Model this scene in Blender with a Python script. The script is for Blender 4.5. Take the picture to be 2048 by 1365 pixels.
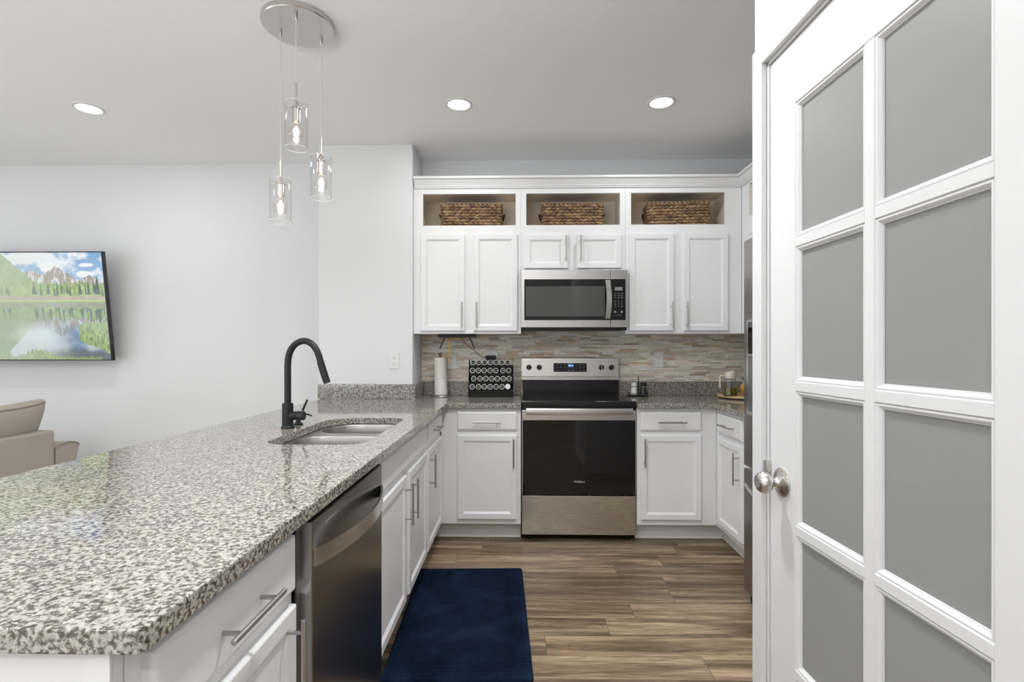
import bpy, bmesh, math, random
import numpy as np
from mathutils import Vector, Matrix, noise as mnoise
PI = math.pi
for o in list(bpy.data.objects):
    bpy.data.objects.remove(o)
SC = bpy.context.scene
COL = SC.collection

# ------------------------------------------------------------------ camera
cam_d = bpy.data.cameras.new('camera')
cam = bpy.data.objects.new('camera', cam_d)
COL.objects.link(cam)
cam.location = (0, 0, 1.262)
cam.rotation_euler = (PI / 2, 0, 0.0206)
cam_d.sensor_width = 36
cam_d.lens = 1030 / 2048 * 36
cam_d.shift_x = 8 / 2048
cam_d.shift_y = 18.5 / 2048
cam_d.clip_start = 0.05
SC.camera = cam
# ------------------------------------------------------------------ world, exposure, added window light
SC.view_settings.view_transform = 'Standard'
SC.view_settings.look = 'None'
SC.view_settings.gamma = 1
SC.view_settings.use_curve_mapping = False
SC.view_settings.exposure = 0.14
W = bpy.data.worlds.new('sky')
SC.world = W
W.use_nodes = True
W.node_tree.nodes['Background'].inputs[0].default_value = (0.78, 0.88, 1, 1)
W.node_tree.nodes['Background'].inputs[1].default_value = 1.0


def area_light(name, loc, rot, sx, sy, power, col=(1, 1, 1)):
    l = bpy.data.lights.new(name, 'AREA')
    l.shape = 'RECTANGLE'
    l.size = sx
    l.size_y = sy
    l.energy = power
    l.color = col
    o = bpy.data.objects.new(name, l)
    COL.objects.link(o)
    o.location = loc
    o.rotation_euler = rot
    return o


# added daylight fill at the unseen windows, tilted up to brighten the ceiling
area_light('window_daylight', (-3.2, -4.0, 0.9), (PI / 2 + 1.15, 0, 0), 4.6, 1.6, 60, (0.96, 0.98, 1))
area_light('window_daylight', (-5.9, -0.6, 0.9), (PI / 2 + 1.15, 0, -PI / 2), 3.4, 1.6, 48, (0.96, 0.98, 1))
LED = 11.5          # added recessed lamps out of view, watts each
AISLE = 19.0        # the added unseen one over the kitchen aisle
LED_ROW = 5.2       # the dimmer row along the back wall
FILL_UP = 66.0        # added unseen uplight for ceiling fill, watts
BULB = 40.0        # pendant filament emission


# ------------------------------------------------------------------ mesh helpers
class B:
    def __init__(s):
        s.bm = bmesh.new()

    def box(s, x0, x1, y0, y1, z0, z1, bev=0, seg=2, M=None):
        g = bmesh.ops.create_cube(s.bm, size=1)
        vs = g['verts']
        for v in vs:
            v.co = Vector(((x0 + x1) / 2 + v.co.x * (x1 - x0), (y0 + y1) / 2 + v.co.y * (y1 - y0), (z0 + z1) / 2 + v.co.z * (z1 - z0)))
        if bev:
            es = list({e for v in vs for e in v.link_edges})
            r = bmesh.ops.bevel(s.bm, geom=es, offset=bev, segments=seg, affect='EDGES', profile=0.5)
            vs = list({v for f in r['faces'] for v in f.verts} | {v for v in vs if v.is_valid})
        if M is not None:
            for v in vs:
                v.co = M(v.co)
        return s

    def cyl(s, p0, p1, r, seg=20, r2=None, bev=0):
        p0 = Vector(p0)
        p1 = Vector(p1)
        L = (p1 - p0).length
        r2 = r if r2 is None else r2
        if bev:
            prof = [(0, 0), (r - bev, 0), (r, bev), (r2, L - bev), (r2 - bev, L), (0, L)]
        else:
            prof = [(0, 0), (r, 0), (r2, L), (0, L)]
        return s.lathe(p0, p1 - p0, prof, seg)

    def lathe(s, o, axis, prof, seg=24):
        o = Vector(o)
        q = Vector((0, 0, 1)).rotation_difference(Vector(axis).normalized())
        prev = None
        for (r, h) in prof:
            if r < 1e-7:
                cur = [s.bm.verts.new(o + q @ Vector((0, 0, h)))]
            else:
                cur = [s.bm.verts.new(o + q @ Vector((r * math.cos(2 * PI * i / seg), r * math.sin(2 * PI * i / seg), h))) for i in range(seg)]
            if prev is not None and not (len(prev) == 1 and len(cur) == 1):
                for i in range(seg):
                    j = (i + 1) % seg
                    if len(prev) == 1:
                        s.bm.faces.new((prev[0], cur[i], cur[j]))
                    elif len(cur) == 1:
                        s.bm.faces.new((prev[i], prev[j], cur[0]))
                    else:
                        s.bm.faces.new((prev[i], prev[j], cur[j], cur[i]))
            prev = cur
        return s

    def tube(s, pts, r, seg=12, closed=False):
        pts = [Vector(p) for p in pts]
        n = len(pts)
        rs = r if isinstance(r, (list, tuple)) else [r] * n
        up = None
        rings = []
        for i, p in enumerate(pts):
            if closed:
                t = (pts[(i + 1) % n] - pts[i - 1]).normalized()
            else:
                t = (pts[min(i + 1, n - 1)] - pts[max(i - 1, 0)]).normalized()
            if up is None:
                up = t.orthogonal().normalized()
            up = (up - t * up.dot(t)).normalized()
            w = t.cross(up)
            rings.append([s.bm.verts.new(p + rs[i] * (math.cos(2 * PI * k / seg) * up + math.sin(2 * PI * k / seg) * w)) for k in range(seg)])
        for i in range(n if closed else n - 1):
            a, b = rings[i], rings[(i + 1) % n]
            for k in range(seg):
                s.bm.faces.new((a[k], a[(k + 1) % seg], b[(k + 1) % seg], b[k]))
        if not closed:
            s.bm.faces.new(rings[0][::-1])
            s.bm.faces.new(rings[-1])
        return s

    def rings(s, M, u0, u1, v0, v1, prof, back=True, cap=True):
        """concentric rectangles: prof = (inset, n); M maps (u, v, n) to the world"""
        prev = None
        for (i, n) in prof:
            cur = [s.bm.verts.new(M(*p)) for p in ((u0 + i, v0 + i, n), (u1 - i, v0 + i, n), (u1 - i, v1 - i, n), (u0 + i, v1 - i, n))]
            if prev is None:
                if back:
                    s.bm.faces.new(cur[::-1])
            else:
                for k in range(4):
                    s.bm.faces.new((prev[k], prev[(k + 1) % 4], cur[(k + 1) % 4], cur[k]))
            prev = cur
        if cap:
            s.bm.faces.new(prev)
        return s

    def loops(s, loops, cap0=True, cap1=True):
        """skin a list of equal-length point loops"""
        prev = None
        for L in loops:
            cur = [s.bm.verts.new(Vector(p)) for p in L]
            if prev is None:
                if cap0:
                    s.bm.faces.new(cur[::-1])
            else:
                n = len(cur)
                for k in range(n):
                    s.bm.faces.new((prev[k], prev[(k + 1) % n], cur[(k + 1) % n], cur[k]))
            prev = cur
        if cap1:
            s.bm.faces.new(prev)
        return s

    def sheet(s, fn, nu, nv, wrap=False):
        g = [[s.bm.verts.new(Vector(fn(i / nu, j / nv))) for i in range(nu if wrap else nu + 1)] for j in range(nv + 1)]
        for j in range(nv):
            for i in range(nu):
                k = (i + 1) % nu if wrap else i + 1
                s.bm.faces.new((g[j][i], g[j][k], g[j + 1][k], g[j + 1][i]))
        return s


def root_of(p):
    while p.parent:
        p = p.parent
    return p


def obj(name, b, mat, parent=None, angle=35, loc=None, recalc=True, smooth=True):
    bm = b.bm
    if recalc:
        bmesh.ops.recalc_face_normals(bm, faces=bm.faces)
    if parent is not None:
        off = Vector(root_of(parent).location)
        R = root_of(parent).rotation_euler.to_matrix()
        for v in bm.verts:
            v.co = R.inverted() @ (v.co - off)
    else:
        if loc is None:
            xs = [v.co for v in bm.verts]
            loc = ((min(c.x for c in xs) + max(c.x for c in xs)) / 2, (min(c.y for c in xs) + max(c.y for c in xs)) / 2, min(c.z for c in xs))
        off = Vector(loc)
        for v in bm.verts:
            v.co -= off
    me = bpy.data.meshes.new(name)
    bm.to_mesh(me)
    bm.free()
    if smooth:
        me.shade_smooth()
        me.set_sharp_from_angle(angle=math.radians(angle))
    me.materials.append(mat)
    o = bpy.data.objects.new(name, me)
    COL.objects.link(o)
    if smooth and angle < 60:
        wn = o.modifiers.new('normals', 'WEIGHTED_NORMAL')
        wn.keep_sharp = True
    if parent is not None:
        o.parent = parent
    else:
        o.location = off
    return o


def thing(name, label, cat, loc, group=None, rot=(0, 0, 0)):
    o = bpy.data.objects.new(name, None)
    o.empty_display_size = 0.05
    COL.objects.link(o)
    o.location = loc
    o.rotation_euler = rot
    return tag(o, label, cat, group)


def tag(o, label, cat, group=None):
    o['label'] = label
    o['category'] = cat
    if group:
        o['group'] = group
    return o


def struct(name, b, mat, label=None, angle=35):
    o = obj(name, b, mat, angle=angle)
    o['kind'] = 'structure'
    if label:
        o['label'] = label
    return o


def add_marks(o, b, mat):
    """printed marks joined into the mesh of the part that carries them"""
    root = root_of(o)
    bm = bmesh.new()
    bm.from_mesh(o.data)
    me = bpy.data.meshes.new('m')
    for v in b.bm.verts:
        v.co -= Vector(root.location)
    bmesh.ops.recalc_face_normals(b.bm, faces=b.bm.faces)
    b.bm.to_mesh(me)
    k = len(bm.faces)
    bm.from_mesh(me)
    bm.faces.ensure_lookup_table()
    idx = len(o.data.materials)
    for f in bm.faces[k:]:
        f.material_index = idx
    bm.to_mesh(o.data)
    o.data.materials.append(mat)


def copy_tree(o, parent=None):
    c = o.copy()
    COL.objects.link(c)
    c.parent = parent
    for ch in list(o.children):
        copy_tree(ch, c)
    return c


def text_part(name, s, M, u, v, n, size, mat, parent, align='CENTER', thick=0.0004, xs=1.0):
    cu = bpy.data.curves.new('writing', 'FONT')
    cu.body = s
    cu.size = size
    cu.align_x = align
    cu.align_y = 'CENTER'
    cu.extrude = thick
    to = bpy.data.objects.new('writing', cu)
    COL.objects.link(to)
    dg = bpy.context.evaluated_depsgraph_get()
    me = bpy.data.meshes.new_from_object(to.evaluated_get(dg))
    bpy.data.objects.remove(to)
    b = B()
    b.bm.from_mesh(me)
    for q in b.bm.verts:
        q.co = Vector(M(u + q.co.x * xs, v + q.co.y, n + q.co.z))
    return obj(name, b, mat, parent, smooth=False)


# frames of reference: (u along the face, v up, n out of the face)
def face_back(y):
    return lambda u, v, n: Vector((u, y - n, v))


def face_left(x):      # faces +X
    return lambda u, v, n: Vector((x + n, u, v))


def face_right(x):     # faces -X
    return lambda u, v, n: Vector((x - n, u, v))


# ------------------------------------------------------------------ material helpers
def new_mat(name):
    m = bpy.data.materials.new(name)
    m.use_nodes = True
    nt = m.node_tree
    return m, nt, nt.nodes['Principled BSDF']


def nd(nt, t, **k):
    n = nt.nodes.new(t)
    for a, v in k.items():
        if a.startswith('i_'):
            n.inputs[a[2:].replace('_', ' ')].default_value = v
        else:
            setattr(n, a, v)
    return n


def lk(nt, a, b):
    nt.links.new(a, b)


def plain(name, col, rough=0.5, metal=0.0, bump=0.0, bscale=200, var=0.0, vscale=4, spec=0.5, coat=0.0, emit=None, estr=0, stretch=None):
    m, nt, p = new_mat(name)
    p.inputs['Base Color'].default_value = (*col, 1)
    p.inputs['Roughness'].default_value = rough
    p.inputs['Metallic'].default_value = metal
    p.inputs['Specular IOR Level'].default_value = spec
    p.inputs['Coat Weight'].default_value = coat
    p.inputs['Coat Roughness'].default_value = 0.08
    if emit:
        p.inputs['Emission Color'].default_value = (*emit, 1)
        p.inputs['Emission Strength'].default_value = estr
    tc = nd(nt, 'ShaderNodeTexCoord')
    src = tc.outputs['Object']
    if stretch:
        mp = nd(nt, 'ShaderNodeMapping')
        mp.inputs['Scale'].default_value = stretch
        lk(nt, src, mp.inputs[0])
        src = mp.outputs[0]
    if bump:
        n = nd(nt, 'ShaderNodeTexNoise', i_Scale=bscale, i_Detail=3.0)
        lk(nt, src, n.inputs['Vector'])
        b = nd(nt, 'ShaderNodeBump', i_Strength=bump, i_Distance=0.002)
        lk(nt, n.outputs['Fac'], b.inputs['Height'])
        lk(nt, b.outputs[0], p.inputs['Normal'])
    if var:
        n = nd(nt, 'ShaderNodeTexNoise', i_Scale=vscale, i_Detail=3.0)
        lk(nt, src, n.inputs['Vector'])
        mx = nd(nt, 'ShaderNodeMix', data_type='RGBA')
        mx.inputs['A'].default_value = (*[c * (1 - var) for c in col], 1)
        mx.inputs['B'].default_value = (*[min(1, c * (1 + var)) for c in col], 1)
        lk(nt, n.outputs['Fac'], mx.inputs['Factor'])
        lk(nt, mx.outputs['Result'], p.inputs['Base Color'])
    return m


def brushed(name, col, rough=0.28, stretch=(1, 1, 200), amt=0.12):
    m, nt, p = new_mat(name)
    p.inputs['Metallic'].default_value = 1
    tc = nd(nt, 'ShaderNodeTexCoord')
    mp = nd(nt, 'ShaderNodeMapping')
    mp.inputs['Scale'].default_value = stretch
    lk(nt, tc.outputs['Object'], mp.inputs[0])
    n = nd(nt, 'ShaderNodeTexNoise', i_Scale=4.0, i_Detail=4.0)
    lk(nt, mp.outputs[0], n.inputs['Vector'])
    mr = nd(nt, 'ShaderNodeMapRange')
    mr.inputs['To Min'].default_value = rough - amt / 2
    mr.inputs['To Max'].default_value = rough + amt / 2
    lk(nt, n.outputs['Fac'], mr.inputs['Value'])
    lk(nt, mr.outputs[0], p.inputs['Roughness'])
    mx = nd(nt, 'ShaderNodeMix', data_type='RGBA')
    mx.inputs['A'].default_value = (*[c * 0.93 for c in col], 1)
    mx.inputs['B'].default_value = (*[min(1, c * 1.05) for c in col], 1)
    lk(nt, n.outputs['Fac'], mx.inputs['Factor'])
    lk(nt, mx.outputs['Result'], p.inputs['Base Color'])
    b = nd(nt, 'ShaderNodeBump', i_Strength=0.04, i_Distance=0.001)
    lk(nt, n.outputs['Fac'], b.inputs['Height'])
    lk(nt, b.outputs[0], p.inputs['Normal'])
    return m


def thin_glass(name, tint=(1, 1, 1), extra=0.02, rough=0.0):
    """clear thin glass: lets light straight through, mirrors more at grazing angles"""
    m, nt, p = new_mat(name)
    nt.nodes.remove(p)
    out = nt.nodes['Material Output']
    tr = nd(nt, 'ShaderNodeBsdfTransparent')
    tr.inputs[0].default_value = (*tint, 1)
    gl = nd(nt, 'ShaderNodeBsdfGlossy')
    gl.inputs['Roughness'].default_value = rough
    fr = nd(nt, 'ShaderNodeLayerWeight', i_Blend=0.5)
    pw = nd(nt, 'ShaderNodeMath', operation='POWER')
    pw.inputs[1].default_value = 4.0
    lk(nt, fr.outputs['Facing'], pw.inputs[0])
    ad = nd(nt, 'ShaderNodeMath', operation='MULTIPLY_ADD', use_clamp=True)
    ad.inputs[1].default_value = 0.6
    ad.inputs[2].default_value = extra
    lk(nt, pw.outputs[0], ad.inputs[0])
    mx = nd(nt, 'ShaderNodeMixShader')
    lk(nt, ad.outputs[0], mx.inputs[0])
    lk(nt, tr.outputs[0], mx.inputs[1])
    lk(nt, gl.outputs[0], mx.inputs[2])
    lk(nt, mx.outputs[0], out.inputs[0])
    return m


def emitter(name, col, s):
    m, nt, p = new_mat(name)
    p.inputs['Base Color'].default_value = (0.8, 0.8, 0.8, 1)
    p.inputs['Emission Color'].default_value = (*col, 1)
    p.inputs['Emission Strength'].default_value = s
    return m


def ramp(nt, stops, interp='LINEAR'):
    r = nd(nt, 'ShaderNodeValToRGB')
    cr = r.color_ramp
    cr.interpolation = interp
    while len(cr.elements) > 1:
        cr.elements.remove(cr.elements[-1])
    cr.elements[0].position = stops[0][0]
    cr.elements[0].color = (*stops[0][1], 1)
    for p, c in stops[1:]:
        e = cr.elements.new(p)
        e.color = (*c, 1)
    return r


def granite_mat():
    m, nt, p = new_mat('granite')
    geo = nd(nt, 'ShaderNodeNewGeometry')
    n1 = nd(nt, 'ShaderNodeTexNoise', i_Scale=132.0, i_Detail=3.0, i_Roughness=0.62, i_Distortion=0.35)
    lk(nt, geo.outputs['Position'], n1.inputs['Vector'])
    r1 = ramp(nt, [(0.0, (0.05, 0.04, 0.036)), (0.375, (0.075, 0.06, 0.052)), (0.43, (0.14, 0.118, 0.108)), (0.48, (0.235, 0.22, 0.20)), (0.528, (0.46, 0.45, 0.41)), (1.0, (0.54, 0.525, 0.485))])
    lk(nt, n1.outputs['Fac'], r1.inputs[0])
    n2 = nd(nt, 'ShaderNodeTexVoronoi', i_Scale=170.0)
    lk(nt, geo.outputs['Position'], n2.inputs['Vector'])
    r2 = ramp(nt, [(0.0, (0.72, 0.72, 0.72)), (1.0, (1.12, 1.1, 1.06))])
    sep = nd(nt, 'ShaderNodeSeparateColor')
    lk(nt, n2.outputs['Color'], sep.inputs[0])
    lk(nt, sep.outputs[0], r2.inputs[0])
    mx = nd(nt, 'ShaderNodeMix', data_type='RGBA', blend_type='MULTIPLY')
    mx.inputs['Factor'].default_value = 1
    lk(nt, r1.outputs[0], mx.inputs['A'])
    lk(nt, r2.outputs[0], mx.inputs['B'])
    lk(nt, mx.outputs['Result'], p.inputs['Base Color'])
    p.inputs['Roughness'].default_value = 0.06
    p.inputs['IOR'].default_value = 1.58
    return m


def tile_mat():
    m, nt, p = new_mat('strip_mosaic')
    geo = nd(nt, 'ShaderNodeNewGeometry')
    sp = nd(nt, 'ShaderNodeSeparateXYZ')
    lk(nt, geo.outputs['Position'], sp.inputs[0])
    ax = nd(nt, 'ShaderNodeMath', operation='ADD')
    lk(nt, sp.outputs['X'], ax.inputs[0])
    lk(nt, sp.outputs['Y'], ax.inputs[1])

    def mth(op, a, b=None):
        n = nd(nt, 'ShaderNodeMath', operation=op)
        for i, q in enumerate((a, b)):
            if q is None:
                continue
            if isinstance(q, (int, float)):
                n.inputs[i].default_value = q
            else:
                lk(nt, q, n.inputs[i])
        return n.outputs[0]
    rowf = mth('DIVIDE', sp.outputs['Z'], 0.0148)
    row = mth('FLOOR', rowf)
    wn = nd(nt, 'ShaderNodeTexWhiteNoise', noise_dimensions='1D')
    lk(nt, row, wn.inputs['W'])
    wn2 = nd(nt, 'ShaderNodeTexWhiteNoise', noise_dimensions='1D')
    lk(nt, mth('ADD', row, 57.3), wn2.inputs['W'])
    ln = mth('ADD', mth('MULTIPLY', wn.outputs['Value'], 0.09), 0.065)
    xs = mth('ADD', mth('DIVIDE', mth('ADD', ax.outputs[0], 20), ln), mth('MULTIPLY', wn2.outputs['Value'], 13.0))
    cell = mth('FLOOR', xs)
    cv = nd(nt, 'ShaderNodeCombineXYZ')
    lk(nt, cell, cv.inputs[0])
    lk(nt, row, cv.inputs[1])
    wc = nd(nt, 'ShaderNodeTexWhiteNoise', noise_dimensions='2D')
    lk(nt, cv.outputs[0], wc.inputs['Vector'])
    r = ramp(nt, [(0.0, (0.714, 0.654, 0.559)), (0.14, (0.596, 0.536, 0.464)), (0.28, (0.880, 0.822, 0.714)), (0.42, (0.786, 0.797, 0.690)),
                  (0.54, (0.690, 0.619, 0.559)), (0.66, (0.857, 0.833, 0.774)), (0.76, (0.643, 0.511, 0.346)), (0.82, (0.880, 0.880, 0.774)), (0.90, (0.476, 0.394, 0.298)), (0.94, (0.880, 0.880, 0.880)), (0.975, (0.786, 0.548, 0.356))], 'CONSTANT')
    lk(nt, wc.outputs['Value'], r.inputs[0])
    # streaks inside a strip
    mp = nd(nt, 'ShaderNodeMapping')
    mp.inputs['Scale'].default_value = (14, 14, 160)
    lk(nt, geo.outputs['Position'], mp.inputs[0])
    ns = nd(nt, 'ShaderNodeTexNoise', i_Scale=1.0, i_Detail=3.0)
    lk(nt, mp.outputs[0], ns.inputs['Vector'])
    rs = ramp(nt, [(0.3, (0.8, 0.79, 0.76)), (0.7, (1.18, 1.16, 1.14))])
    lk(nt, ns.outputs['Fac'], rs.inputs[0])
    mx = nd(nt, 'ShaderNodeMix', data_type='RGBA', blend_type='MULTIPLY')
    mx.inputs['Factor'].default_value = 1
    lk(nt, r.outputs[0], mx.inputs['A'])
    lk(nt, rs.outputs[0], mx.inputs['B'])
    # grout
    fz = mth('FRACT', rowf)
    fx = mth('FRACT', xs)
    g1 = mth('LESS_THAN', fz, 0.09)
    g2 = mth('LESS_THAN', mth('MULTIPLY', fx, ln), 0.0013)
    g = mth('MAXIMUM', g1, g2)
    mg = nd(nt, 'ShaderNodeMix', data_type='RGBA')
    lk(nt, g, mg.inputs['Factor'])
    lk(nt, mx.outputs['Result'], mg.inputs['A'])
    mg.inputs['B'].default_value = (0.27, 0.25, 0.215, 1)
    lk(nt, mg.outputs['Result'], p.inputs['Base Color'])
    wr = nd(nt, 'ShaderNodeTexWhiteNoise', noise_dimensions='3D')
    lk(nt, cv.outputs[0], wr.inputs['Vector'])
    rr = mth('ADD', mth('MULTIPLY', mth('GREATER_THAN', wr.outputs['Value'], 0.45), 0.35), 0.14)
    lk(nt, mth('MAXIMUM', rr, mth('MULTIPLY', g, 0.7)), p.inputs['Roughness'])
    b = nd(nt, 'ShaderNodeBump', i_Strength=0.5, i_Distance=0.001)
    lk(nt, mth('SUBTRACT', 1.0, g), b.inputs['Height'])
    lk(nt, b.outputs[0], p.inputs['Normal'])
    return m


def floor_mat():
    m, nt, p = new_mat('wood_planks')
    geo = nd(nt, 'ShaderNodeNewGeometry')
    sp = nd(nt, 'ShaderNodeSeparateXYZ')
    lk(nt, geo.outputs['Position'], sp.inputs[0])

    def mth(op, a, b=None):
        n = nd(nt, 'ShaderNodeMath', operation=op)
        for i, q in enumerate((a, b)):
            if q is None:
                continue
            if isinstance(q, (int, float)):
                n.inputs[i].default_value = q
            else:
                lk(nt, q, n.inputs[i])
        return n.outputs[0]
    rowf = mth('DIVIDE', mth('ADD', sp.outputs['Y'], 10.02), 0.15)
    row = mth('FLOOR', rowf)
    wn = nd(nt, 'ShaderNodeTexWhiteNoise', noise_dimensions='1D')
    lk(nt, row, wn.inputs['W'])
    xs = mth('ADD', mth('DIVIDE', mth('ADD', sp.outputs['X'], 20), 1.22), mth('MULTIPLY', wn.outputs['Value'], 7.0))
    cell = mth('FLOOR', xs)
    cv = nd(nt, 'ShaderNodeCombineXYZ')
    lk(nt, cell, cv.inputs[0])
    lk(nt, row, cv.inputs[1])
    wc = nd(nt, 'ShaderNodeTexWhiteNoise', noise_dimensions='2D')
    lk(nt, cv.outputs[0], wc.inputs['Vector'])
    # grain coordinates, shifted per plank
    sc = nd(nt, 'ShaderNodeVectorMath', operation='SCALE')
    sc.inputs['Scale'].default_value = 30.0
    lk(nt, wc.outputs['Color'], sc.inputs[0])
    av = nd(nt, 'ShaderNodeVectorMath', operation='ADD')
    lk(nt, geo.outputs['Position'], av.inputs[0])
    lk(nt, sc.outputs[0], av.inputs[1])
    mp = nd(nt, 'ShaderNodeMapping')
    mp.inputs['Scale'].default_value = (1.3, 16, 1)
    lk(nt, av.outputs[0], mp.inputs[0])
    n1 = nd(nt, 'ShaderNodeTexNoise', i_Scale=1.0, i_Detail=4.0, i_Roughness=0.55, i_Distortion=0.7)
    lk(nt, mp.outputs[0], n1.inputs['Vector'])
    mp2 = nd(nt, 'ShaderNodeMapping')
    mp2.inputs['Scale'].default_value = (7, 130, 1)
    lk(nt, av.outputs[0], mp2.inputs[0])
    n2 = nd(nt, 'ShaderNodeTexNoise', i_Scale=1.0, i_Detail=3.0, i_Roughness=0.7, i_Distortion=0.4)
    lk(nt, mp2.outputs[0], n2.inputs['Vector'])
    r1 = ramp(nt, [(0.28, (0.065, 0.043, 0.025)), (0.40, (0.118, 0.083, 0.050)), (0.50, (0.190, 0.140, 0.088)), (0.60, (0.285, 0.220, 0.145)), (0.74, (0.38, 0.305, 0.21))])
    lk(nt, n1.outputs['Fac'], r1.inputs[0])
    r2 = ramp(nt, [(0.28, (0.52, 0.49, 0.46)), (0.5, (1, 1, 1)), (0.75, (1.25, 1.25, 1.25))])
    lk(nt, n2.outputs['Fac'], r2.inputs[0])
    mx = nd(nt, 'ShaderNodeMix', data_type='RGBA', blend_type='MULTIPLY')
    mx.inputs['Factor'].default_value = 1
    lk(nt, r1.outputs[0], mx.inputs['A'])
    lk(nt, r2.outputs[0], mx.inputs['B'])
    mp3 = nd(nt, 'ShaderNodeMapping')
    mp3.inputs['Scale'].default_value = (1.1, 9, 1)
    lk(nt, av.outputs[0], mp3.inputs[0])
    n3 = nd(nt, 'ShaderNodeTexNoise', i_Scale=1.0, i_Detail=1.0, i_Distortion=0.3)
    lk(nt, mp3.outputs[0], n3.inputs['Vector'])
    gl_ = mth('FRACT', mth('MULTIPLY', n3.outputs['Fac'], 26.0))
    rg = ramp(nt, [(0.0, (0.80, 0.78, 0.76)), (0.25, (1.03, 1.03, 1.03)), (0.8, (1.05, 1.05, 1.05)), (1.0, (0.80, 0.78, 0.76))])
    lk(nt, gl_, rg.inputs[0])
    mx3 = nd(nt, 'ShaderNodeMix', data_type='RGBA', blend_type='MULTIPLY')
    mx3.inputs['Factor'].default_value = 0.8
    lk(nt, mx.outputs['Result'], mx3.inputs['A'])
    lk(nt, rg.outputs[0], mx3.inputs['B'])
    mx = mx3
    rp = ramp(nt, [(0.0, (0.84, 0.82, 0.80)), (0.5, (1.18, 1.15, 1.10)), (1.0, (1.65, 1.60, 1.53))])
    lk(nt, wc.outputs['Value'], rp.inputs[0])
    mx2 = nd(nt, 'ShaderNodeMix', data_type='RGBA', blend_type='MULTIPLY')
    mx2.inputs['Factor'].default_value = 1
    lk(nt, mx.outputs['Result'], mx2.inputs['A'])
    lk(nt, rp.outputs[0], mx2.inputs['B'])
    fz = mth('FRACT', rowf)
    fx = mth('FRACT', xs)
    g = mth('MAXIMUM', mth('LESS_THAN', fz, 0.014), mth('LESS_THAN', fx, 0.0018))
    mg = nd(nt, 'ShaderNodeMix', data_type='RGBA')
    lk(nt, g, mg.inputs['Factor'])
    lk(nt, mx2.outputs['Result'], mg.inputs['A'])
    mg.inputs['B'].default_value = (0.10, 0.073, 0.048, 1)
    lk(nt, mg.outputs['Result'], p.inputs['Base Color'])
    p.inputs['Roughness'].default_value = 0.42
    b = nd(nt, 'ShaderNodeBump', i_Strength=0.25, i_Distance=0.001)
    lk(nt, n2.outputs['Fac'], b.inputs['Height'])
    lk(nt, b.outputs[0], p.inputs['Normal'])
    return m


def weave_mat():
    m, nt, p = new_mat('woven_seagrass')
    at = nd(nt, 'ShaderNodeAttribute', attribute_name='tone')
    tc = nd(nt, 'ShaderNodeTexCoord')
    n = nd(nt, 'ShaderNodeTexNoise', i_Scale=45.0, i_Detail=3.0)
    lk(nt, tc.outputs['Object'], n.inputs['Vector'])
    a = nd(nt, 'ShaderNodeMath', operation='MULTIPLY')
    a.inputs[1].default_value = 0.55
    lk(nt, at.outputs['Fac'], a.inputs[0])
    c = nd(nt, 'ShaderNodeMath', operation='MULTIPLY_ADD')
    c.inputs[1].default_value = 0.6
    lk(nt, n.outputs['Fac'], c.inputs[0])
    lk(nt, a.outputs[0], c.inputs[2])
    r = ramp(nt, [(0.32, (0.035, 0.018, 0.010)), (0.5, (0.15, 0.085, 0.045)), (0.68, (0.32, 0.20, 0.10)), (0.9, (0.58, 0.40, 0.22))])
    lk(nt, c.outputs[0], r.inputs[0])
    lk(nt, r.outputs[0], p.inputs['Base Color'])
    p.inputs['Roughness'].default_value = 0.7
    return m


def rug_mat():
    m, nt, p = new_mat('navy_plush')
    tc = nd(nt, 'ShaderNodeTexCoord')
    n = nd(nt, 'ShaderNodeTexNoise', i_Scale=5.0, i_Detail=3.0, i_Distortion=1.0)
    lk(nt, tc.outputs['Object'], n.inputs['Vector'])
    n2 = nd(nt, 'ShaderNodeTexNoise', i_Scale=350.0, i_Detail=2.0)
    lk(nt, tc.outputs['Object'], n2.inputs['Vector'])
    r = ramp(nt, [(0.3, (0.002, 0.005, 0.014)), (0.5, (0.004, 0.010, 0.026)), (0.7, (0.008, 0.019, 0.044))])
    lk(nt, n.outputs['Fac'], r.inputs[0])
    lk(nt, r.outputs[0], p.inputs['Base Color'])
    p.inputs['Roughness'].default_value = 0.95
    p.inputs['Sheen Weight'].default_value = 0.05
    p.inputs['Sheen Roughness'].default_value = 0.4
    p.inputs['Sheen Tint'].default_value = (0.25, 0.45, 0.8, 1)
    p.inputs['Specular IOR Level'].default_value = 0.1
    b = nd(nt, 'ShaderNodeBump', i_Strength=0.6, i_Distance=0.002)
    lk(nt, n2.outputs['Fac'], b.inputs['Height'])
    lk(nt, b.outputs[0], p.inputs['Normal'])
    return m


def frosted_mat():
    m, nt, p = new_mat('frosted_glass')
    out = nt.nodes['Material Output']
    p.inputs['Base Color'].default_value = (0.34, 0.345, 0.335, 1)
    p.inputs['Roughness'].default_value = 0.42
    tl = nd(nt, 'ShaderNodeBsdfTranslucent')
    tl.inputs[0].default_value = (0.6, 0.61, 0.59, 1)
    mx = nd(nt, 'ShaderNodeMixShader')
    mx.inputs[0].default_value = 0.25
    lk(nt, p.outputs[0], mx.inputs[1])
    lk(nt, tl.outputs[0], mx.inputs[2])
    lk(nt, mx.outputs[0], out.inputs[0])
    return m


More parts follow.
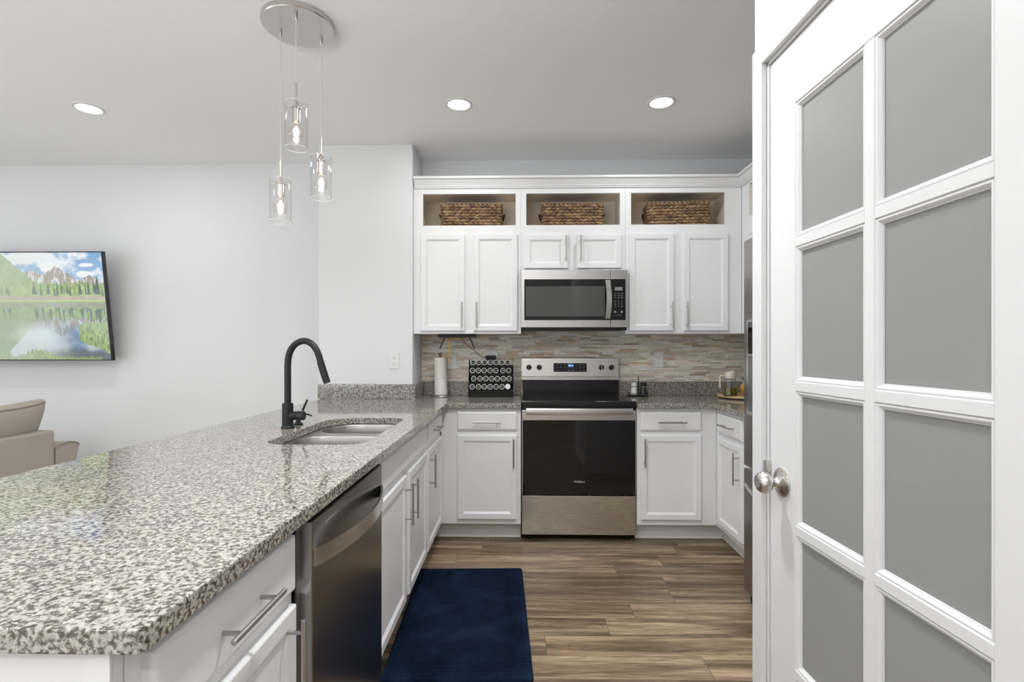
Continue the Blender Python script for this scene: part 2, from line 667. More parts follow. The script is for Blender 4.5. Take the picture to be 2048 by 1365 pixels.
WALL = plain('wall_paint', (0.79, 0.795, 0.80), 0.75, bump=0.12, bscale=110)
CEIL = plain('ceiling_paint', (0.92, 0.92, 0.92), 0.85, bump=0.35, bscale=70)
TRIMW = plain('trim_paint', (0.69, 0.69, 0.69), 0.32)
CAB = plain('cabinet_paint', (0.86, 0.86, 0.86), 0.33, bump=0.03, bscale=60)
TOE = plain('toe_kick_paint', (0.80, 0.79, 0.76), 0.5)
MAPLE = plain('maple_veneer', (0.90, 0.79, 0.65), 0.5, var=0.06, vscale=5, stretch=(0.5, 0.5, 6))
GRAN = granite_mat()
TILE = tile_mat()
FLOOR = floor_mat()
FRIDGE = brushed('refrigerator_steel', (0.40, 0.385, 0.37), 0.30, (200, 200, 1.5))
STEEL = brushed('stainless_steel', (0.68, 0.67, 0.66), 0.30, (1.5, 1.5, 220))
STEELH = brushed('satin_steel', (0.74, 0.73, 0.71), 0.24, (3, 3, 60))
STEELD = brushed('dark_stainless', (0.33, 0.32, 0.315), 0.25, (1.5, 1.5, 200), 0.08)
STEELM = brushed('warm_stainless', (0.72, 0.70, 0.67), 0.27, (1.5, 1.5, 200))
SINK = brushed('sink_steel', (0.40, 0.385, 0.37), 0.36, (3, 120, 3))
NICK = plain('brushed_nickel', (0.60, 0.58, 0.55), 0.27, 1, var=0.04, vscale=30)
PULL = plain('pull_nickel', (0.47, 0.455, 0.435), 0.33, 1, var=0.04, vscale=30)
CHROME = plain('polished_chrome', (0.75, 0.74, 0.72), 0.1, 1)
BGLASS = plain('black_glass', (0.008, 0.008, 0.008), 0.05, spec=0.5)
BCOOK = plain('black_ceramic', (0.011, 0.011, 0.011), 0.09, spec=0.5)
MWIN = plain('smoked_glass', (0.075, 0.076, 0.072), 0.10, spec=0.6)
BLACK = plain('black_plastic', (0.010, 0.009, 0.008), 0.45, spec=0.3)
BMATTE = plain('matte_black_metal', (0.013, 0.014, 0.015), 0.40, bump=0.02, spec=0.4)
DGREY = plain('dark_grey_enamel', (0.05, 0.05, 0.05), 0.4)
WHITEP = plain('white_plastic', (0.80, 0.80, 0.79), 0.35)
SLOT = plain('slot_shadow', (0.03, 0.03, 0.03), 0.6)  # shade of the outlet slots as flat dark colour, also dial ticks
BURN = plain('burner_print', (0.045, 0.045, 0.045), 0.2)
LEGEND = plain('printed_legend', (0.42, 0.42, 0.40), 0.5)
GLASS = thin_glass('clear_glass', (0.985, 0.985, 0.985), 0.035)
FROST = frosted_mat()
OILGL = thin_glass('oil_bottle_glass', (0.86, 0.90, 0.91), 0.09, 0.02)
WEAVE = weave_mat()
RUG = rug_mat()
CREAM = plain('cream_plastic', (0.72, 0.68, 0.56), 0.4)
BAMBOO = plain('bamboo', (0.58, 0.39, 0.20), 0.45, var=0.12, vscale=8, stretch=(1, 12, 1))
OIL = plain('olive_oil', (0.16, 0.115, 0.008), 0.12)
ORANGE = plain('orange_glaze', (0.72, 0.36, 0.05), 0.3)
PAPER = plain('paper_towel', (0.82, 0.79, 0.74), 0.95, bump=0.3, bscale=180)
LINEN = plain('beige_linen', (0.43, 0.385, 0.325), 0.9, bump=0.35, bscale=450, var=0.06, vscale=6)
PIPE = plain('linen_piping', (0.30, 0.265, 0.22), 0.9)
BRASS = plain('brass_chain', (0.45, 0.29, 0.06), 0.4, 0.8)

# ------------------------------------------------------------------ room shell
XR, XL, YK, YL, YB, ZC = 1.90, -6.2, 4.01, 4.05, -4.2, 2.741
struct('floor', B().box(XL - 0.1, XR + 0.1, YB - 0.1, YL + 0.1, -0.05, 0), FLOOR)
BOUNCE_CARPET = plain('carpet', (0.62, 0.58, 0.52), 0.95, bump=0.5, bscale=300)  # pale floor added out of view to bounce light onto the ceiling
struct('floor_carpet', B().box(XL, -1.60, YB, YL, 0.0005, 0.012, 0.004), BOUNCE_CARPET, 'pale carpet of the living room beyond the peninsula')
struct('ceiling', B().box(XL - 0.1, XR + 0.1, YB - 0.1, YL + 0.1, ZC, ZC + 0.05), CEIL)
struct('wall_back', B().box(-0.76, XR + 0.1, YK, YK + 0.1, 0, ZC), WALL)
struct('wall_chase', B().box(-1.44, -0.76, 3.68, YL + 0.06, 0, ZC, 0.004), WALL, 'white projecting wall section beside the kitchen recess')
struct('wall_far', B().box(XL - 0.1, -1.44, YL, YL + 0.1, 0, ZC), WALL, 'white living room wall behind the television')
struct('wall_right', B().box(XR, XR + 0.1, YB, YK, 0, ZC), WALL)
b = B()
for (y0, y1) in ((YB - 0.1, -2.4), (1.2, YL)):
    b.box(XL - 0.1, XL, y0, y1, 0, ZC)
b.box(XL - 0.1, XL, -2.4, 1.2, 0, 0.1).box(XL - 0.1, XL, -2.4, 1.2, 2.45, ZC)
struct('wall_left', b, WALL)
b = B()
for (x0, x1) in ((XL, -5.7), (-2.5, XR)):
    b.box(x0, x1, YB - 0.1, YB, 0, ZC)
for (x0, x1) in ((-5.7, -2.5),):
    b.box(x0, x1, YB - 0.1, YB, 0, 0.08).box(x0, x1, YB - 0.1, YB, 2.45, ZC)
struct('wall_rear', b, WALL)


def window(n, M, u0, u1, v0, v1, cols):
    f = B()
    f.box(u0, u1, -0.03, 0.03, v0, v0 + 0.05, M=M).box(u0, u1, -0.03, 0.03, v1 - 0.05, v1, M=M)
    for i in range(cols + 1):
        u = u0 + (u1 - u0 - 0.05) * i / cols
        f.box(u, u + 0.05, -0.03, 0.03, v0, v1, M=M)
    w = struct('window_%d' % n, f, TRIMW)


window(1, lambda c: Vector((c.x, YB - 0.05 + c.y, c.z)), -5.7, -2.5, 0.08, 2.45, 3)  # both windows are added out of view for the daylight fill
window(2, lambda c: Vector((XL - 0.05 + c.y, c.x, c.z)), -2.4, 1.2, 0.1, 2.45, 3)
struct('baseboard_far', B().box(XL, -1.44, YL - 0.014, YL, 0, 0.09, 0.003), TRIMW)
struct('baseboard_left', B().box(XL, XL + 0.014, YB, YL - 0.014, 0, 0.09, 0.003), TRIMW)

# ------------------------------------------------------------------ pantry with its glazed door
PA = 0.0313
PO = Vector((0.694, 1.3695, 0))
PU = Vector((-math.sin(PA), math.cos(PA), 0))
PN = Vector((-math.cos(PA), -math.sin(PA), 0))


def PM(u, v, n):
    return PO + PU * u + PN * n + Vector((0, 0, v))


def PMc(c):
    return PM(c.x, c.z, c.y)


DU0, DU1, DZ0, DZ1 = -0.702, 0.060, 0.012, 2.045
b = B()
b.box(DU1 + 0.02, 0.141, -0.10, 0.003, 0, ZC, M=PMc)
b.box(-1.15, DU0 - 0.02, -0.10, 0.003, 0, ZC, M=PMc)
b.box(DU0 - 0.02, DU1 + 0.02, -0.10, 0.003, DZ1 + 0.02, ZC, M=PMc)
struct('wall_pantry', b, WALL, 'white pantry wall around the glazed door')
e0 = PM(0.141, 0, -0.1)
e1 = PM(-1.15, 0, -0.1)
struct('wall_pantry_far', B().box(e0.x - 0.01, XR, e0.y - 0.1, e0.y, 0, ZC), WALL)
struct('wall_pantry_near', B().box(e1.x - 0.01, XR, e1.y, e1.y + 0.1, 0, ZC), WALL)
# jamb and casing
b = B()
b.box(DU1 + 0.003, DU1 + 0.0195, -0.10, 0.0035, 0, DZ1 + 0.0195, M=PMc)
b.box(DU0 - 0.0195, DU0 - 0.003, -0.10, 0.0035, 0, DZ1 + 0.0195, M=PMc)
b.box(DU0 - 0.0195, DU1 + 0.0195, -0.10, 0.0035, DZ1 + 0.003, DZ1 + 0.0195, M=PMc)
b.box(DU1 - 0.010, DU1 + 0.003, -0.10, -0.037, 0, DZ1 + 0.003, M=PMc)
struct('trim_1', b, TRIMW, 'white door jamb around the pantry door')
b = B()
b.box(DU1 + 0.013, DU1 + 0.066, 0.0035, 0.019, 0, DZ1 + 0.012, 0.0025, M=PMc)
b.box(DU0 - 0.066, DU0 - 0.013, 0.0035, 0.019, 0, DZ1 + 0.012, 0.0025, M=PMc)
b.box(DU0 - 0.066, DU1 + 0.066, 0.0035, 0.019, DZ1 + 0.0125, DZ1 + 0.066, 0.0025, M=PMc)
struct('trim_2', b, TRIMW, 'white flat casing around the pantry door')
# door leaf
US = [(-0.583, -0.334), (-0.306, -0.0583)]
VT = 1.885
VS = [(VT - 0.363 * (k + 1) + 0.024, VT - 0.363 * k) for k in range(5)]
b = B()
b.box(US[1][1], DU1, -0.035, 0, DZ0, DZ1, 0.0012, 1, M=PMc)
b.box(DU0, US[0][0], -0.035, 0, DZ0, DZ1, 0.0012, 1, M=PMc)
b.box(US[0][0], US[1][1], -0.035, 0, VT, DZ1, 0.0012, 1, M=PMc)
b.box(US[0][0], US[1][1], -0.035, 0, DZ0, VS[4][0], 0.0012, 1, M=PMc)
b.box(US[0][1], US[1][0], -0.035, -0.0002, VS[4][0], VT, 0.0012, 1, M=PMc)
for k in range(4):
    for (u0, u1) in US:
        b.box(u0, u1, -0.035, -0.0004, VS[k + 1][1], VS[k][0], 0.0012, 1, M=PMc)
pd = struct('door_1', b, TRIMW, 'white ten-pane pantry door with frosted glass')
pd_loc = pd.location.copy()
b = B()
for (u0, u1) in US:
    for (v0, v1) in VS:
        prof = [(0.0002, -0.0012), (0.0016, -0.0032), (0.003, -0.0022), (0.0055, -0.0022), (0.009, -0.0045), (0.0112, -0.0078), (0.0125, -0.0080), (0.0135, -0.0115)]
        b.rings(PM, u0, u1, v0, v1, prof, back=False, cap=False)
obj('glazing_bead', b, TRIMW, pd, angle=25)
for (u0, u1) in US:
    for (v0, v1) in VS:
        obj('pane', B().box(u0 + 0.001, u1 - 0.001, -0.017, -0.0118, v0 + 0.001, v1 - 0.001, M=PMc), FROST, pd)
# knob
kc = PM(0.0, 0.914, 0.0)
b = B()
b.lathe(kc, PN, [(0, 0), (0.0375, 0), (0.038, 0.003), (0.035, 0.006), (0.024, 0.010), (0.015, 0.015), (0.0125, 0.021), (0.0115, 0.024)], 40)
b.lathe(kc, PN, [(0.0115, 0.022), (0.0115, 0.027), (0.014, 0.031), (0.022, 0.035), (0.0268, 0.041), (0.0285, 0.048), (0.0278, 0.053), (0.0270, 0.0535), (0.0272, 0.0545), (0.0250, 0.060), (0.021, 0.0645), (0.0165, 0.0665), (0.0155, 0.0660), (0.0145, 0.0668), (0.009, 0.0675), (0.007, 0.0665), (0.0045, 0.0662), (0, 0.0662)], 40)
obj('door_knob', b, NICK, pd, angle=50)
b = B()
b.box(DU1 - 0.004, DU1 + 0.0125, 0.0, 0.0145, 0.928, 0.958, 0.0015, M=PMc)
obj('strike_lip', b, NICK, pd)

# ------------------------------------------------------------------ joinery builders
DOORP = [(0, 0), (0, 0.014), (0.0015, 0.0175), (0.004, 0.019), (0.036, 0.019), (0.0375, 0.0178), (0.039, 0.0176), (0.050, 0.0105)]
DRAWP = [(0, 0), (0, 0.012), (0.0015, 0.0145), (0.006, 0.0175), (0.010, 0.019)]


def bar_pull(M, u, v, vertical, parent, length=0.186, cc=0.128, n0=0.019, stand=0.034, r=0.0052):
    b = B()
    if vertical:
        b.cyl(M(u, v - length / 2, n0 + stand), M(u, v + length / 2, n0 + stand), r, 16, bev=0.0008)
        for s in (-1, 1):
            b.cyl(M(u, v + s * cc / 2, n0 - 0.001), M(u, v + s * cc / 2, n0 + stand), r * 0.82, 12)
    else:
        b.cyl(M(u - length / 2, v, n0 + stand), M(u + length / 2, v, n0 + stand), r, 16, bev=0.0008)
        for s in (-1, 1):
            b.cyl(M(u + s * cc / 2, v, n0 - 0.001), M(u + s * cc / 2, v, n0 + stand), r * 0.82, 12)
    return obj('handle', b, PULL, parent)


def add_door(M, u0, u1, v0, v1, parent, hu=None, hv=None):
    d = obj('door', B().rings(M, u0, u1, v0, v1, DOORP), CAB, parent, angle=20)
    if hu is not None:
        bar_pull(M, hu, hv, True, d)
    return d


def add_drawer(M, u0, u1, v0, v1, parent, handle=True, hu=None, hv=None):
    d = obj('drawer' if handle else 'false_drawer_front', B().rings(M, u0, u1, v0, v1, DRAWP), CAB, parent, angle=20)
    if handle:
        bar_pull(M, hu if hu is not None else (u0 + u1) / 2, hv if hv is not None else (v0 + v1) / 2, False, d)
    return d


def mbox(b, M, u0, u1, v0, v1, n0, n1, bev=0.0):
    return b.box(u0, u1, v0, v1, n0, n1, bev, 1, M=lambda c: M(c.x, c.y, c.z))


def frame_body(M, u0, u1, v0, v1, depth, openings, t=0.019):
    """carcass of panels with a face frame pierced by rectangular openings (list sorted, in u-v)"""
    b = B()
    mbox(b, M, u0, u0 + t, v0, v1, -depth, -0.02)
    mbox(b, M, u1 - t, u1, v0, v1, -depth, -0.02)
    mbox(b, M, u0 + t, u1 - t, v0, v0 + t, -depth, -0.02)
    mbox(b, M, u0 + t, u1 - t, v1 - t, v1, -depth, -0.02)
    mbox(b, M, u0 + t, u1 - t, v0 + t, v1 - t, -depth, -depth + 0.008)
    us = sorted({u0, u1} | {o[0] for o in openings} | {o[1] for o in openings})
    vs = sorted({v0, v1} | {o[2] for o in openings} | {o[3] for o in openings})
    vid = {}

    def V(i, j, n):
        k = (i, j, n)
        if k not in vid:
            vid[k] = b.bm.verts.new(M(us[i], vs[j], n))
        return vid[k]

    def solid(i, j):
        if i < 0 or j < 0 or i >= len(us) - 1 or j >= len(vs) - 1:
            return False
        cu, cvv = (us[i] + us[i + 1]) / 2, (vs[j] + vs[j + 1]) / 2
        return not any(o[0] < cu < o[1] and o[2] < cvv < o[3] for o in openings)
    for i in range(len(us) - 1):
        for j in range(len(vs) - 1):
            if not solid(i, j):
                continue
            b.bm.faces.new((V(i, j, 0), V(i + 1, j, 0), V(i + 1, j + 1, 0), V(i, j + 1, 0)))
            b.bm.faces.new((V(i, j, -0.02), V(i, j + 1, -0.02), V(i + 1, j + 1, -0.02), V(i + 1, j, -0.02)))
            for (di, dj, a, c) in ((-1, 0, (i, j), (i, j + 1)), (1, 0, (i + 1, j), (i + 1, j + 1)), (0, -1, (i, j), (i + 1, j)), (0, 1, (i, j + 1), (i + 1, j + 1))):
                if not solid(i + di, j + dj):
                    b.bm.faces.new((V(*a, 0), V(*c, 0), V(*c, -0.02), V(*a, -0.02)))
    return b


def cubby(M, u0, u1, v0, v1, depth, parent):
    b = B()
    t = 0.012
    mbox(b, M, u0 - 0.03, u1 + 0.03, v0 - t - 0.004, v0 - 0.004, -depth, -0.0205)
    mbox(b, M, u0 - 0.03, u1 + 0.03, v1 + 0.02, v1 + 0.02 + t, -depth, -0.0205)
    mbox(b, M, u0 - 0.03 - t, u0 - 0.03, v0 - t, v1 + 0.02 + t, -depth, -0.0205)
    mbox(b, M, u1 + 0.03, u1 + 0.03 + t, v0 - t, v1 + 0.02 + t, -depth, -0.0205)
    mbox(b, M, u0 - 0.03, u1 + 0.03, v0 - t, v1 + 0.02 + t, -depth, -depth + 0.006)
    return obj('cubby_interior', b, MAPLE, parent)


# ------------------------------------------------------------------ wall cabinets
UF = face_back(3.705)
UDEP = 0.303
UZ0, UZ1 = 1.381, 2.45
CB = (2.162, 2.390)
specs = [
    ('white wall cabinet with open cubby above two doors, left of the microwave', -0.758, 0.016, UZ0,
     (-0.69, -0.021), [(-0.704, -0.386, 1.40, 2.096, -0.405, 1.512), (-0.325, -0.008, 1.40, 2.096, -0.300, 1.512)]),
    ('short white wall cabinet with open cubby, directly above the microwave', 0.017, 0.763, 1.835,
     (0.055, 0.726), [(0.043, 0.353, 1.848, 2.090, 0.337, 1.985), (0.421, 0.733, 1.848, 2.090, 0.441, 1.985)]),
    ('white wall cabinet with open cubby above two doors, between the microwave and right corner', 0.764, 1.588, UZ0,
     (0.805, 1.472), [(0.789, 1.107, 1.40, 2.096, 1.087, 1.512), (1.174, 1.489, 1.40, 2.096, 1.191, 1.512)]),
]
for (lab, u0, u1, z0, (c0, c1), doors) in specs:
    t = thing('wall_cabinet', lab, 'cabinet', ((u0 + u1) / 2, 3.85, z0), 'white wall cabinets')
    ops = [(c0, c1, CB[0], CB[1]), (u0 + 0.08, u1 - 0.14, z0 + 0.045, 2.06)]
    obj('body', frame_body(UF, u0, u1, z0, UZ1, UDEP, ops[:1] if z0 > 1.5 else ops[:1]), CAB, t, smooth=False)
    cubby(UF, c0, c1, CB[0], CB[1], UDEP - 0.012, t)
    for (a, c, v0, v1, hu, hv) in doors:
        add_door(UF, a, c, v0, v1, t, hu, hv)
# wall cabinet on the right wall
RF = face_right(1.590)
t = thing('wall_cabinet', 'white wall cabinet on the right wall, seen edge-on past the pantry door casing', 'cabinet', (1.74, 3.1, UZ0), 'white wall cabinets')
obj('body', frame_body(RF, 2.64, 3.703, UZ0, UZ1, 0.307, [(2.9, 3.586, 2.19, 2.412)]), CAB, t, smooth=False)
cubby(RF, 2.9, 3.586, 2.19, 2.412, 0.295, t)
add_door(RF, 3.30, 3.60, 1.40, 2.096, t)
add_door(RF, 2.92, 3.24, 1.40, 2.096, t)

# crown moulding
prof = [(0, 2.428), (0.010, 2.428), (0.012, 2.434), (0.007, 2.438), (0.014, 2.440), (0.016, 2.447), (0.012, 2.451), (0.018, 2.453), (0.022, 2.462), (0.034, 2.476), (0.038, 2.482), (0.034, 2.485), (0.048, 2.487), (0.050, 2.490), (0.050, 2.503), (0.0, 2.503)]
b = B()
L = [[(-0.750, 3.704 - o, z) for o, z in prof], [(1.589 - o, 3.704 - o, z) for o, z in prof], [(1.589 - o, 2.64, z) for o, z in prof]]
b.loops(L)
tag(obj('crown_moulding', b, CAB, angle=25), 'white crown moulding running along the top of the wall cabinets', 'moulding')

# ------------------------------------------------------------------ base cabinets
BZ0, BZ1 = 0.115, 0.880


def toe(parent, M, u0, u1, n, miter=(0, 0)):
    b = B()
    mbox(b, M, u0, u1, 0.001, BZ0, n - 0.018, n)
    mbox(b, M, u0, u1, 0.001, 0.055, n, n + 0.010, 0.003)
    return obj('toe_kick', b, TOE, parent)


BF = face_back(3.40)
# back left
t = thing('base_cabinet', 'white base cabinet with one drawer over one door, left of the oven', 'cabinet', (-0.24, 3.7, 0), 'white base cabinets')
obj('body', frame_body(BF, -0.513, 0.014, BZ0, BZ1, 0.605, []), CAB, t, smooth=False)
add_drawer(BF, -0.404, -0.011, 0.735, 0.857, t, hu=-0.21, hv=0.792)
add_door(BF, -0.404, -0.011, 0.149, 0.703, t, -0.033, 0.590)
toe(t, BF, -0.59, 0.014, -0.075)
# back right
t = thing('base_cabinet', 'white base cabinet with one drawer over one door, right of the oven', 'cabinet', (1.03, 3.7, 0), 'white base cabinets')
obj('body', frame_body(BF, 0.776, 1.294, BZ0, BZ1, 0.605, []), CAB, t, smooth=False)
add_drawer(BF, 0.798, 1.193, 0.736, 0.857, t, hu=0.995, hv=0.793)
add_door(BF, 0.798, 1.193, 0.151, 0.705, t, 0.820, 0.593)
toe(t, BF, 0.776, 1.37, -0.075)
# right run
RB = face_right(1.295)
t = thing('base_cabinet', 'white base cabinet with drawer and door, against right wall between oven corner and refrigerator', 'cabinet', (1.6, 3.0, 0), 'white base cabinets')
obj('body', frame_body(RB, 2.66, 3.398, BZ0, BZ1, 0.60, []), CAB, t, smooth=False)
add_drawer(RB, 2.985, 3.345, 0.735, 0.857, t, hu=3.15, hv=0.795)
add_door(RB, 2.985, 3.345, 0.149, 0.703, t, 3.010, 0.572)
toe(t, RB, 2.66, 3.47, -0.075)
# left run (faces +X)
LF = face_left(-0.519)
t = thing('base_cabinet', 'white corner base cabinet with drawer and door, in the left run nearest the back', 'cabinet', (-0.8, 3.1, 0), 'white base cabinets')
obj('body', frame_body(LF, 2.832, 3.398, BZ0, BZ1, 0.60, []), CAB, t, smooth=False)
add_drawer(LF, 2.852, 3.362, 0.735, 0.857, t, hu=3.09, hv=0.792)
add_door(LF, 2.852, 3.362, 0.139, 0.703, t, 2.852 + 0.027, 0.583)
toe(t, LF, 2.832, 3.475, -0.075)
t = thing('sink_base_cabinet', 'white sink base cabinet with two doors under a false front, right beside the dishwasher', 'cabinet', (-0.8, 2.3, 0), 'white base cabinets')
ZS = 0.690
b = B()
mbox(b, LF, 1.800, 1.819, BZ0, BZ1, -0.60, 0)
mbox(b, LF, 2.812, 2.831, BZ0, BZ1, -0.60, 0)
mbox(b, LF, 1.819, 2.812, BZ0, BZ0 + 0.019, -0.60, 0)
mbox(b, LF, 1.819, 2.812, BZ0 + 0.019, BZ1, -0.60, -0.592)
mbox(b, LF, 1.819, 2.812, BZ0 + 0.019, BZ1, -0.019, 0)
obj('body', b, CAB, t, smooth=False)
add_drawer(LF, 1.825, 2.811, 0.735, 0.857, t, handle=False)
add_door(LF, 1.833, 2.296, 0.139, 0.703, t, 2.262, 0.582)
add_door(LF, 2.355, 2.811, 0.139, 0.703, t, 2.376, 0.576)
toe(t, LF, 1.800, 2.831, -0.075)
t = thing('base_cabinet', 'white base cabinet with wide drawer at the near end of the peninsula, beside dishwasher', 'cabinet', (-0.8, 0.9, 0), 'white base cabinets')
obj('body', frame_body(LF, 0.668, 1.165, BZ0, BZ1, 0.60, []), CAB, t, smooth=False)
add_drawer(LF, 0.697, 1.152, 0.722, 0.846, t, hu=0.925, hv=0.783)
add_door(LF, 0.697, 1.152, 0.139, 0.690, t, 1.107, 0.585)
toe(t, LF, 0.668, 1.165, -0.075)
# peninsula panel: end and living-room side
b = B()
b.box(-1.125, -0.519, 0.650, 0.667, 0, 0.880, 0.002)
b.box(-1.139, -1.1255, 0.650, 3.675, 0, 0.880, 0.002)
b.box(-0.556, -0.519, 0.6435, 0.650, 0, 0.880, 0.001)
tag(obj('peninsula_panel', b, CAB), 'white painted end and back panel enclosing the peninsula cabinets', 'panel')


# ------------------------------------------------------------------ granite
def slab(name, outline, hole, z0, z1, bev=0.003):
    cu = bpy.data.curves.new('outline', 'CURVE')
    cu.dimensions = '2D'
    cu.fill_mode = 'BOTH'
    for pts in [outline] + ([hole] if hole else []):
        sp = cu.splines.new('POLY')
        sp.points.add(len(pts) - 1)
        for i, (x, y) in enumerate(pts):
            sp.points[i].co = (x, y, 0, 1)
        sp.use_cyclic_u = True
    cu.extrude = (z1 - z0) / 2 - bev
    cu.bevel_depth = bev
    cu.bevel_resolution = 2
    cu.offset = -bev
    o = bpy.data.objects.new('outline', cu)
    COL.objects.link(o)
    dg = bpy.context.evaluated_depsgraph_get()
    me = bpy.data.meshes.new_from_object(o.evaluated_get(dg))
    bpy.data.objects.remove(o)
    b = B()
    b.bm.from_mesh(me)
    bmesh.ops.remove_doubles(b.bm, verts=b.bm.verts, dist=0.00005)
    for v in b.bm.verts:
        v.co.z += (z0 + z1) / 2
    return b


def rrect(x0, x1, y0, y1, r, n=8, rs=None):
    rs = rs or (r, r, r, r)       # corners: (x1,y0) (x1,y1) (x0,y1) (x0,y0)
    pts = []
    for (cx, cy, a0, rr) in ((x1, y0, -PI / 2, rs[0]), (x1, y1, 0, rs[1]), (x0, y1, PI / 2, rs[2]), (x0, y0, PI, rs[3])):
        sx = -1 if cx == x1 else 1
        sy = -1 if cy == y1 else 1
        for k in range(n + 1):
            a = a0 + PI / 2 * k / n
            pts.append((cx + sx * rr + rr * math.cos(a), cy + sy * rr + rr * math.sin(a)))
    return pts


GZ0, GZ1 = 0.8815, 0.914
SX0, SX1, SY0, SY1 = -0.958, -0.577, 1.885, 2.643
hole = rrect(SX0, SX1, SY0, SY1, 0.1, 10, (0.075, 0.09, 0.16, 0.085))
r = 0.016
out = []
for k in range(7):
    a = -PI / 2 + PI / 2 * k / 6
    out.append((-0.468 - r + r * math.cos(a), 0.630 + r + r * math.sin(a)))
out += [(-0.468, 3.350), (-0.462, 3.365), (0.016, 3.365), (0.016, 4.008), (-0.758, 4.008), (-0.758, 3.678), (-1.412, 3.678), (-1.412, 0.646), (-1.396, 0.630)]
tag(obj('granite_worktop', slab('w', out, hole, GZ0, GZ1), GRAN), 'speckled granite worktop of the peninsula, with the sink cut into it', 'countertop')
out = [(0.774, 3.365), (1.262, 3.365), (1.262, 2.655), (1.898, 2.655), (1.898, 4.008), (0.774, 4.008)]
tag(obj('granite_worktop', slab('w', out, None, GZ0, GZ1), GRAN), 'speckled granite worktop right of the oven, holding the wooden board', 'countertop')
GU = 1.020
b = B().box(-0.735, 0.016, 3.986, 4.008, GZ1, GU, 0.002).box(-0.758, -0.736, 3.68, 4.008, GZ1, GU, 0.002).box(-1.440, -0.736, 3.657, 3.679, GZ1, GU, 0.002)
tag(obj('granite_upstand', b, GRAN), 'low granite upstand behind the paper towels, wrapping onto the white wall section', 'upstand')
b = B().box(0.774, 1.876, 3.986, 4.008, GZ1, GU, 0.002).box(1.877, 1.898, 2.66, 4.008, GZ1, GU, 0.002)
tag(obj('granite_upstand', b, GRAN), 'low granite upstand behind the salt and pepper, right of the oven', 'upstand')
b = B().box(-0.7575, 1.8985, 4.001, 4.0095, GU + 0.0005, 1.380)
b.box(0.0165, 0.7735, 4.001, 4.0095, 0.90, GU + 0.0005)
b.box(0.0165, 0.7635, 4.001, 4.0095, 1.380, 1.834)
b.box(1.891, 1.8990, 2.66, 4.0009, GU + 0.0005, 1.380)
tag(obj('tile_backsplash', b, TILE), 'grey and tan strip mosaic backsplash between worktops and wall cabinets', 'backsplash')

# ------------------------------------------------------------------ sink
t = thing('kitchen_sink', 'stainless steel double bowl sink set under the granite beside the black tap', 'sink', (-0.77, 2.26, 0.68))


def bowl(x0, x1, y0, y1, rs, depth):
    loops = []
    zt = GZ0 - 0.0015
    for (i, dz) in ((0, 0), (0.002, -0.004), (0.006, -0.05), (0.010, -depth + 0.05), (0.016, -depth + 0.02), (0.034, -depth + 0.003), (0.06, -depth)):
        rr = tuple(max(0.02, q - i * 0.5) for q in rs)
        loops.append([(x, y, zt + dz) for x, y in rrect(x0 + i, x1 - i, y0 + i, y1 - i, 0, 10, rr)])
    return loops


b = B()
b.loops(bowl(-0.945, -0.583, 1.893, 2.270, (0.07, 0.06, 0.10, 0.09), 0.20), cap0=False)
obj('near_bowl', b, SINK, t, angle=60)
b = B()
b.loops(bowl(-0.935, -0.583, 2.345, 2.632, (0.06, 0.09, 0.15, 0.10), 0.20), cap0=False)
obj('far_bowl', b, SINK, t, angle=60)
# flange: flat sheet with two holes
cu = bpy.data.curves.new('fl', 'CURVE')
cu.dimensions = '2D'
cu.fill_mode = 'BOTH'
for pts in (rrect(SX0 - 0.02, SX1 + 0.02, SY0 - 0.02, SY1 + 0.02, 0.08), rrect(-0.945, -0.583, 1.893, 2.270, 0, 10, (0.07, 0.06, 0.10, 0.09)), rrect(-0.935, -0.583, 2.345, 2.632, 0, 10, (0.06, 0.09, 0.15, 0.10))):
    sp = cu.splines.new('POLY')
    sp.points.add(len(pts) - 1)
    for i, (x, y) in enumerate(pts):
        sp.points[i].co = (x, y, 0, 1)
    sp.use_cyclic_u = True
co = bpy.data.objects.new('fl', cu)
COL.objects.link(co)
me = bpy.data.meshes.new_from_object(co.evaluated_get(bpy.context.evaluated_depsgraph_get()))
bpy.data.objects.remove(co)
b = B()
b.bm.from_mesh(me)
for v in b.bm.verts:
    v.co.z = GZ0 - 0.0012
obj('rim', b, SINK, t, recalc=False)
for (x, y) in ((-0.76, 2.08), (-0.76, 2.49)):
    b = B().lathe((x, y, GZ0 - 0.2012), (0, 0, 1), [(0, 0.0005), (0.028, 0.0005), (0.032, 0.003), (0.042, 0.003), (0.044, 0.0)], 28)
    obj('drain', b, CHROME, t)

# ------------------------------------------------------------------ tap and soap dispenser
t = thing('kitchen_tap', 'matte black pull-down kitchen tap with high arch beside the sink', 'tap', (-1.03, 2.277, GZ1))
FX, FY = -1.03, 2.277


def fp(px, py):
    return Vector((FX + (px - 576) / 448, FY, GZ1 + (857.5 - py) / 448))


b = B()
b.lathe((FX, FY, GZ1), (0, 0, 1), [(0, 0), (0.0285, 0), (0.0285, 0.006), (0.0265, 0.010), (0.0235, 0.013), (0.0235, 0.108), (0.0225, 0.111), (0.0165, 0.112), (0, 0.112)], 32)
obj('tap_body', b, BMATTE, t)
ctl = [(576, 812), (576, 760), (576, 735), (577.5, 716), (582.5, 701), (591, 690), (602, 684), (613, 683.5), (623, 688), (631.5, 697), (638, 710), (642.5, 726)]


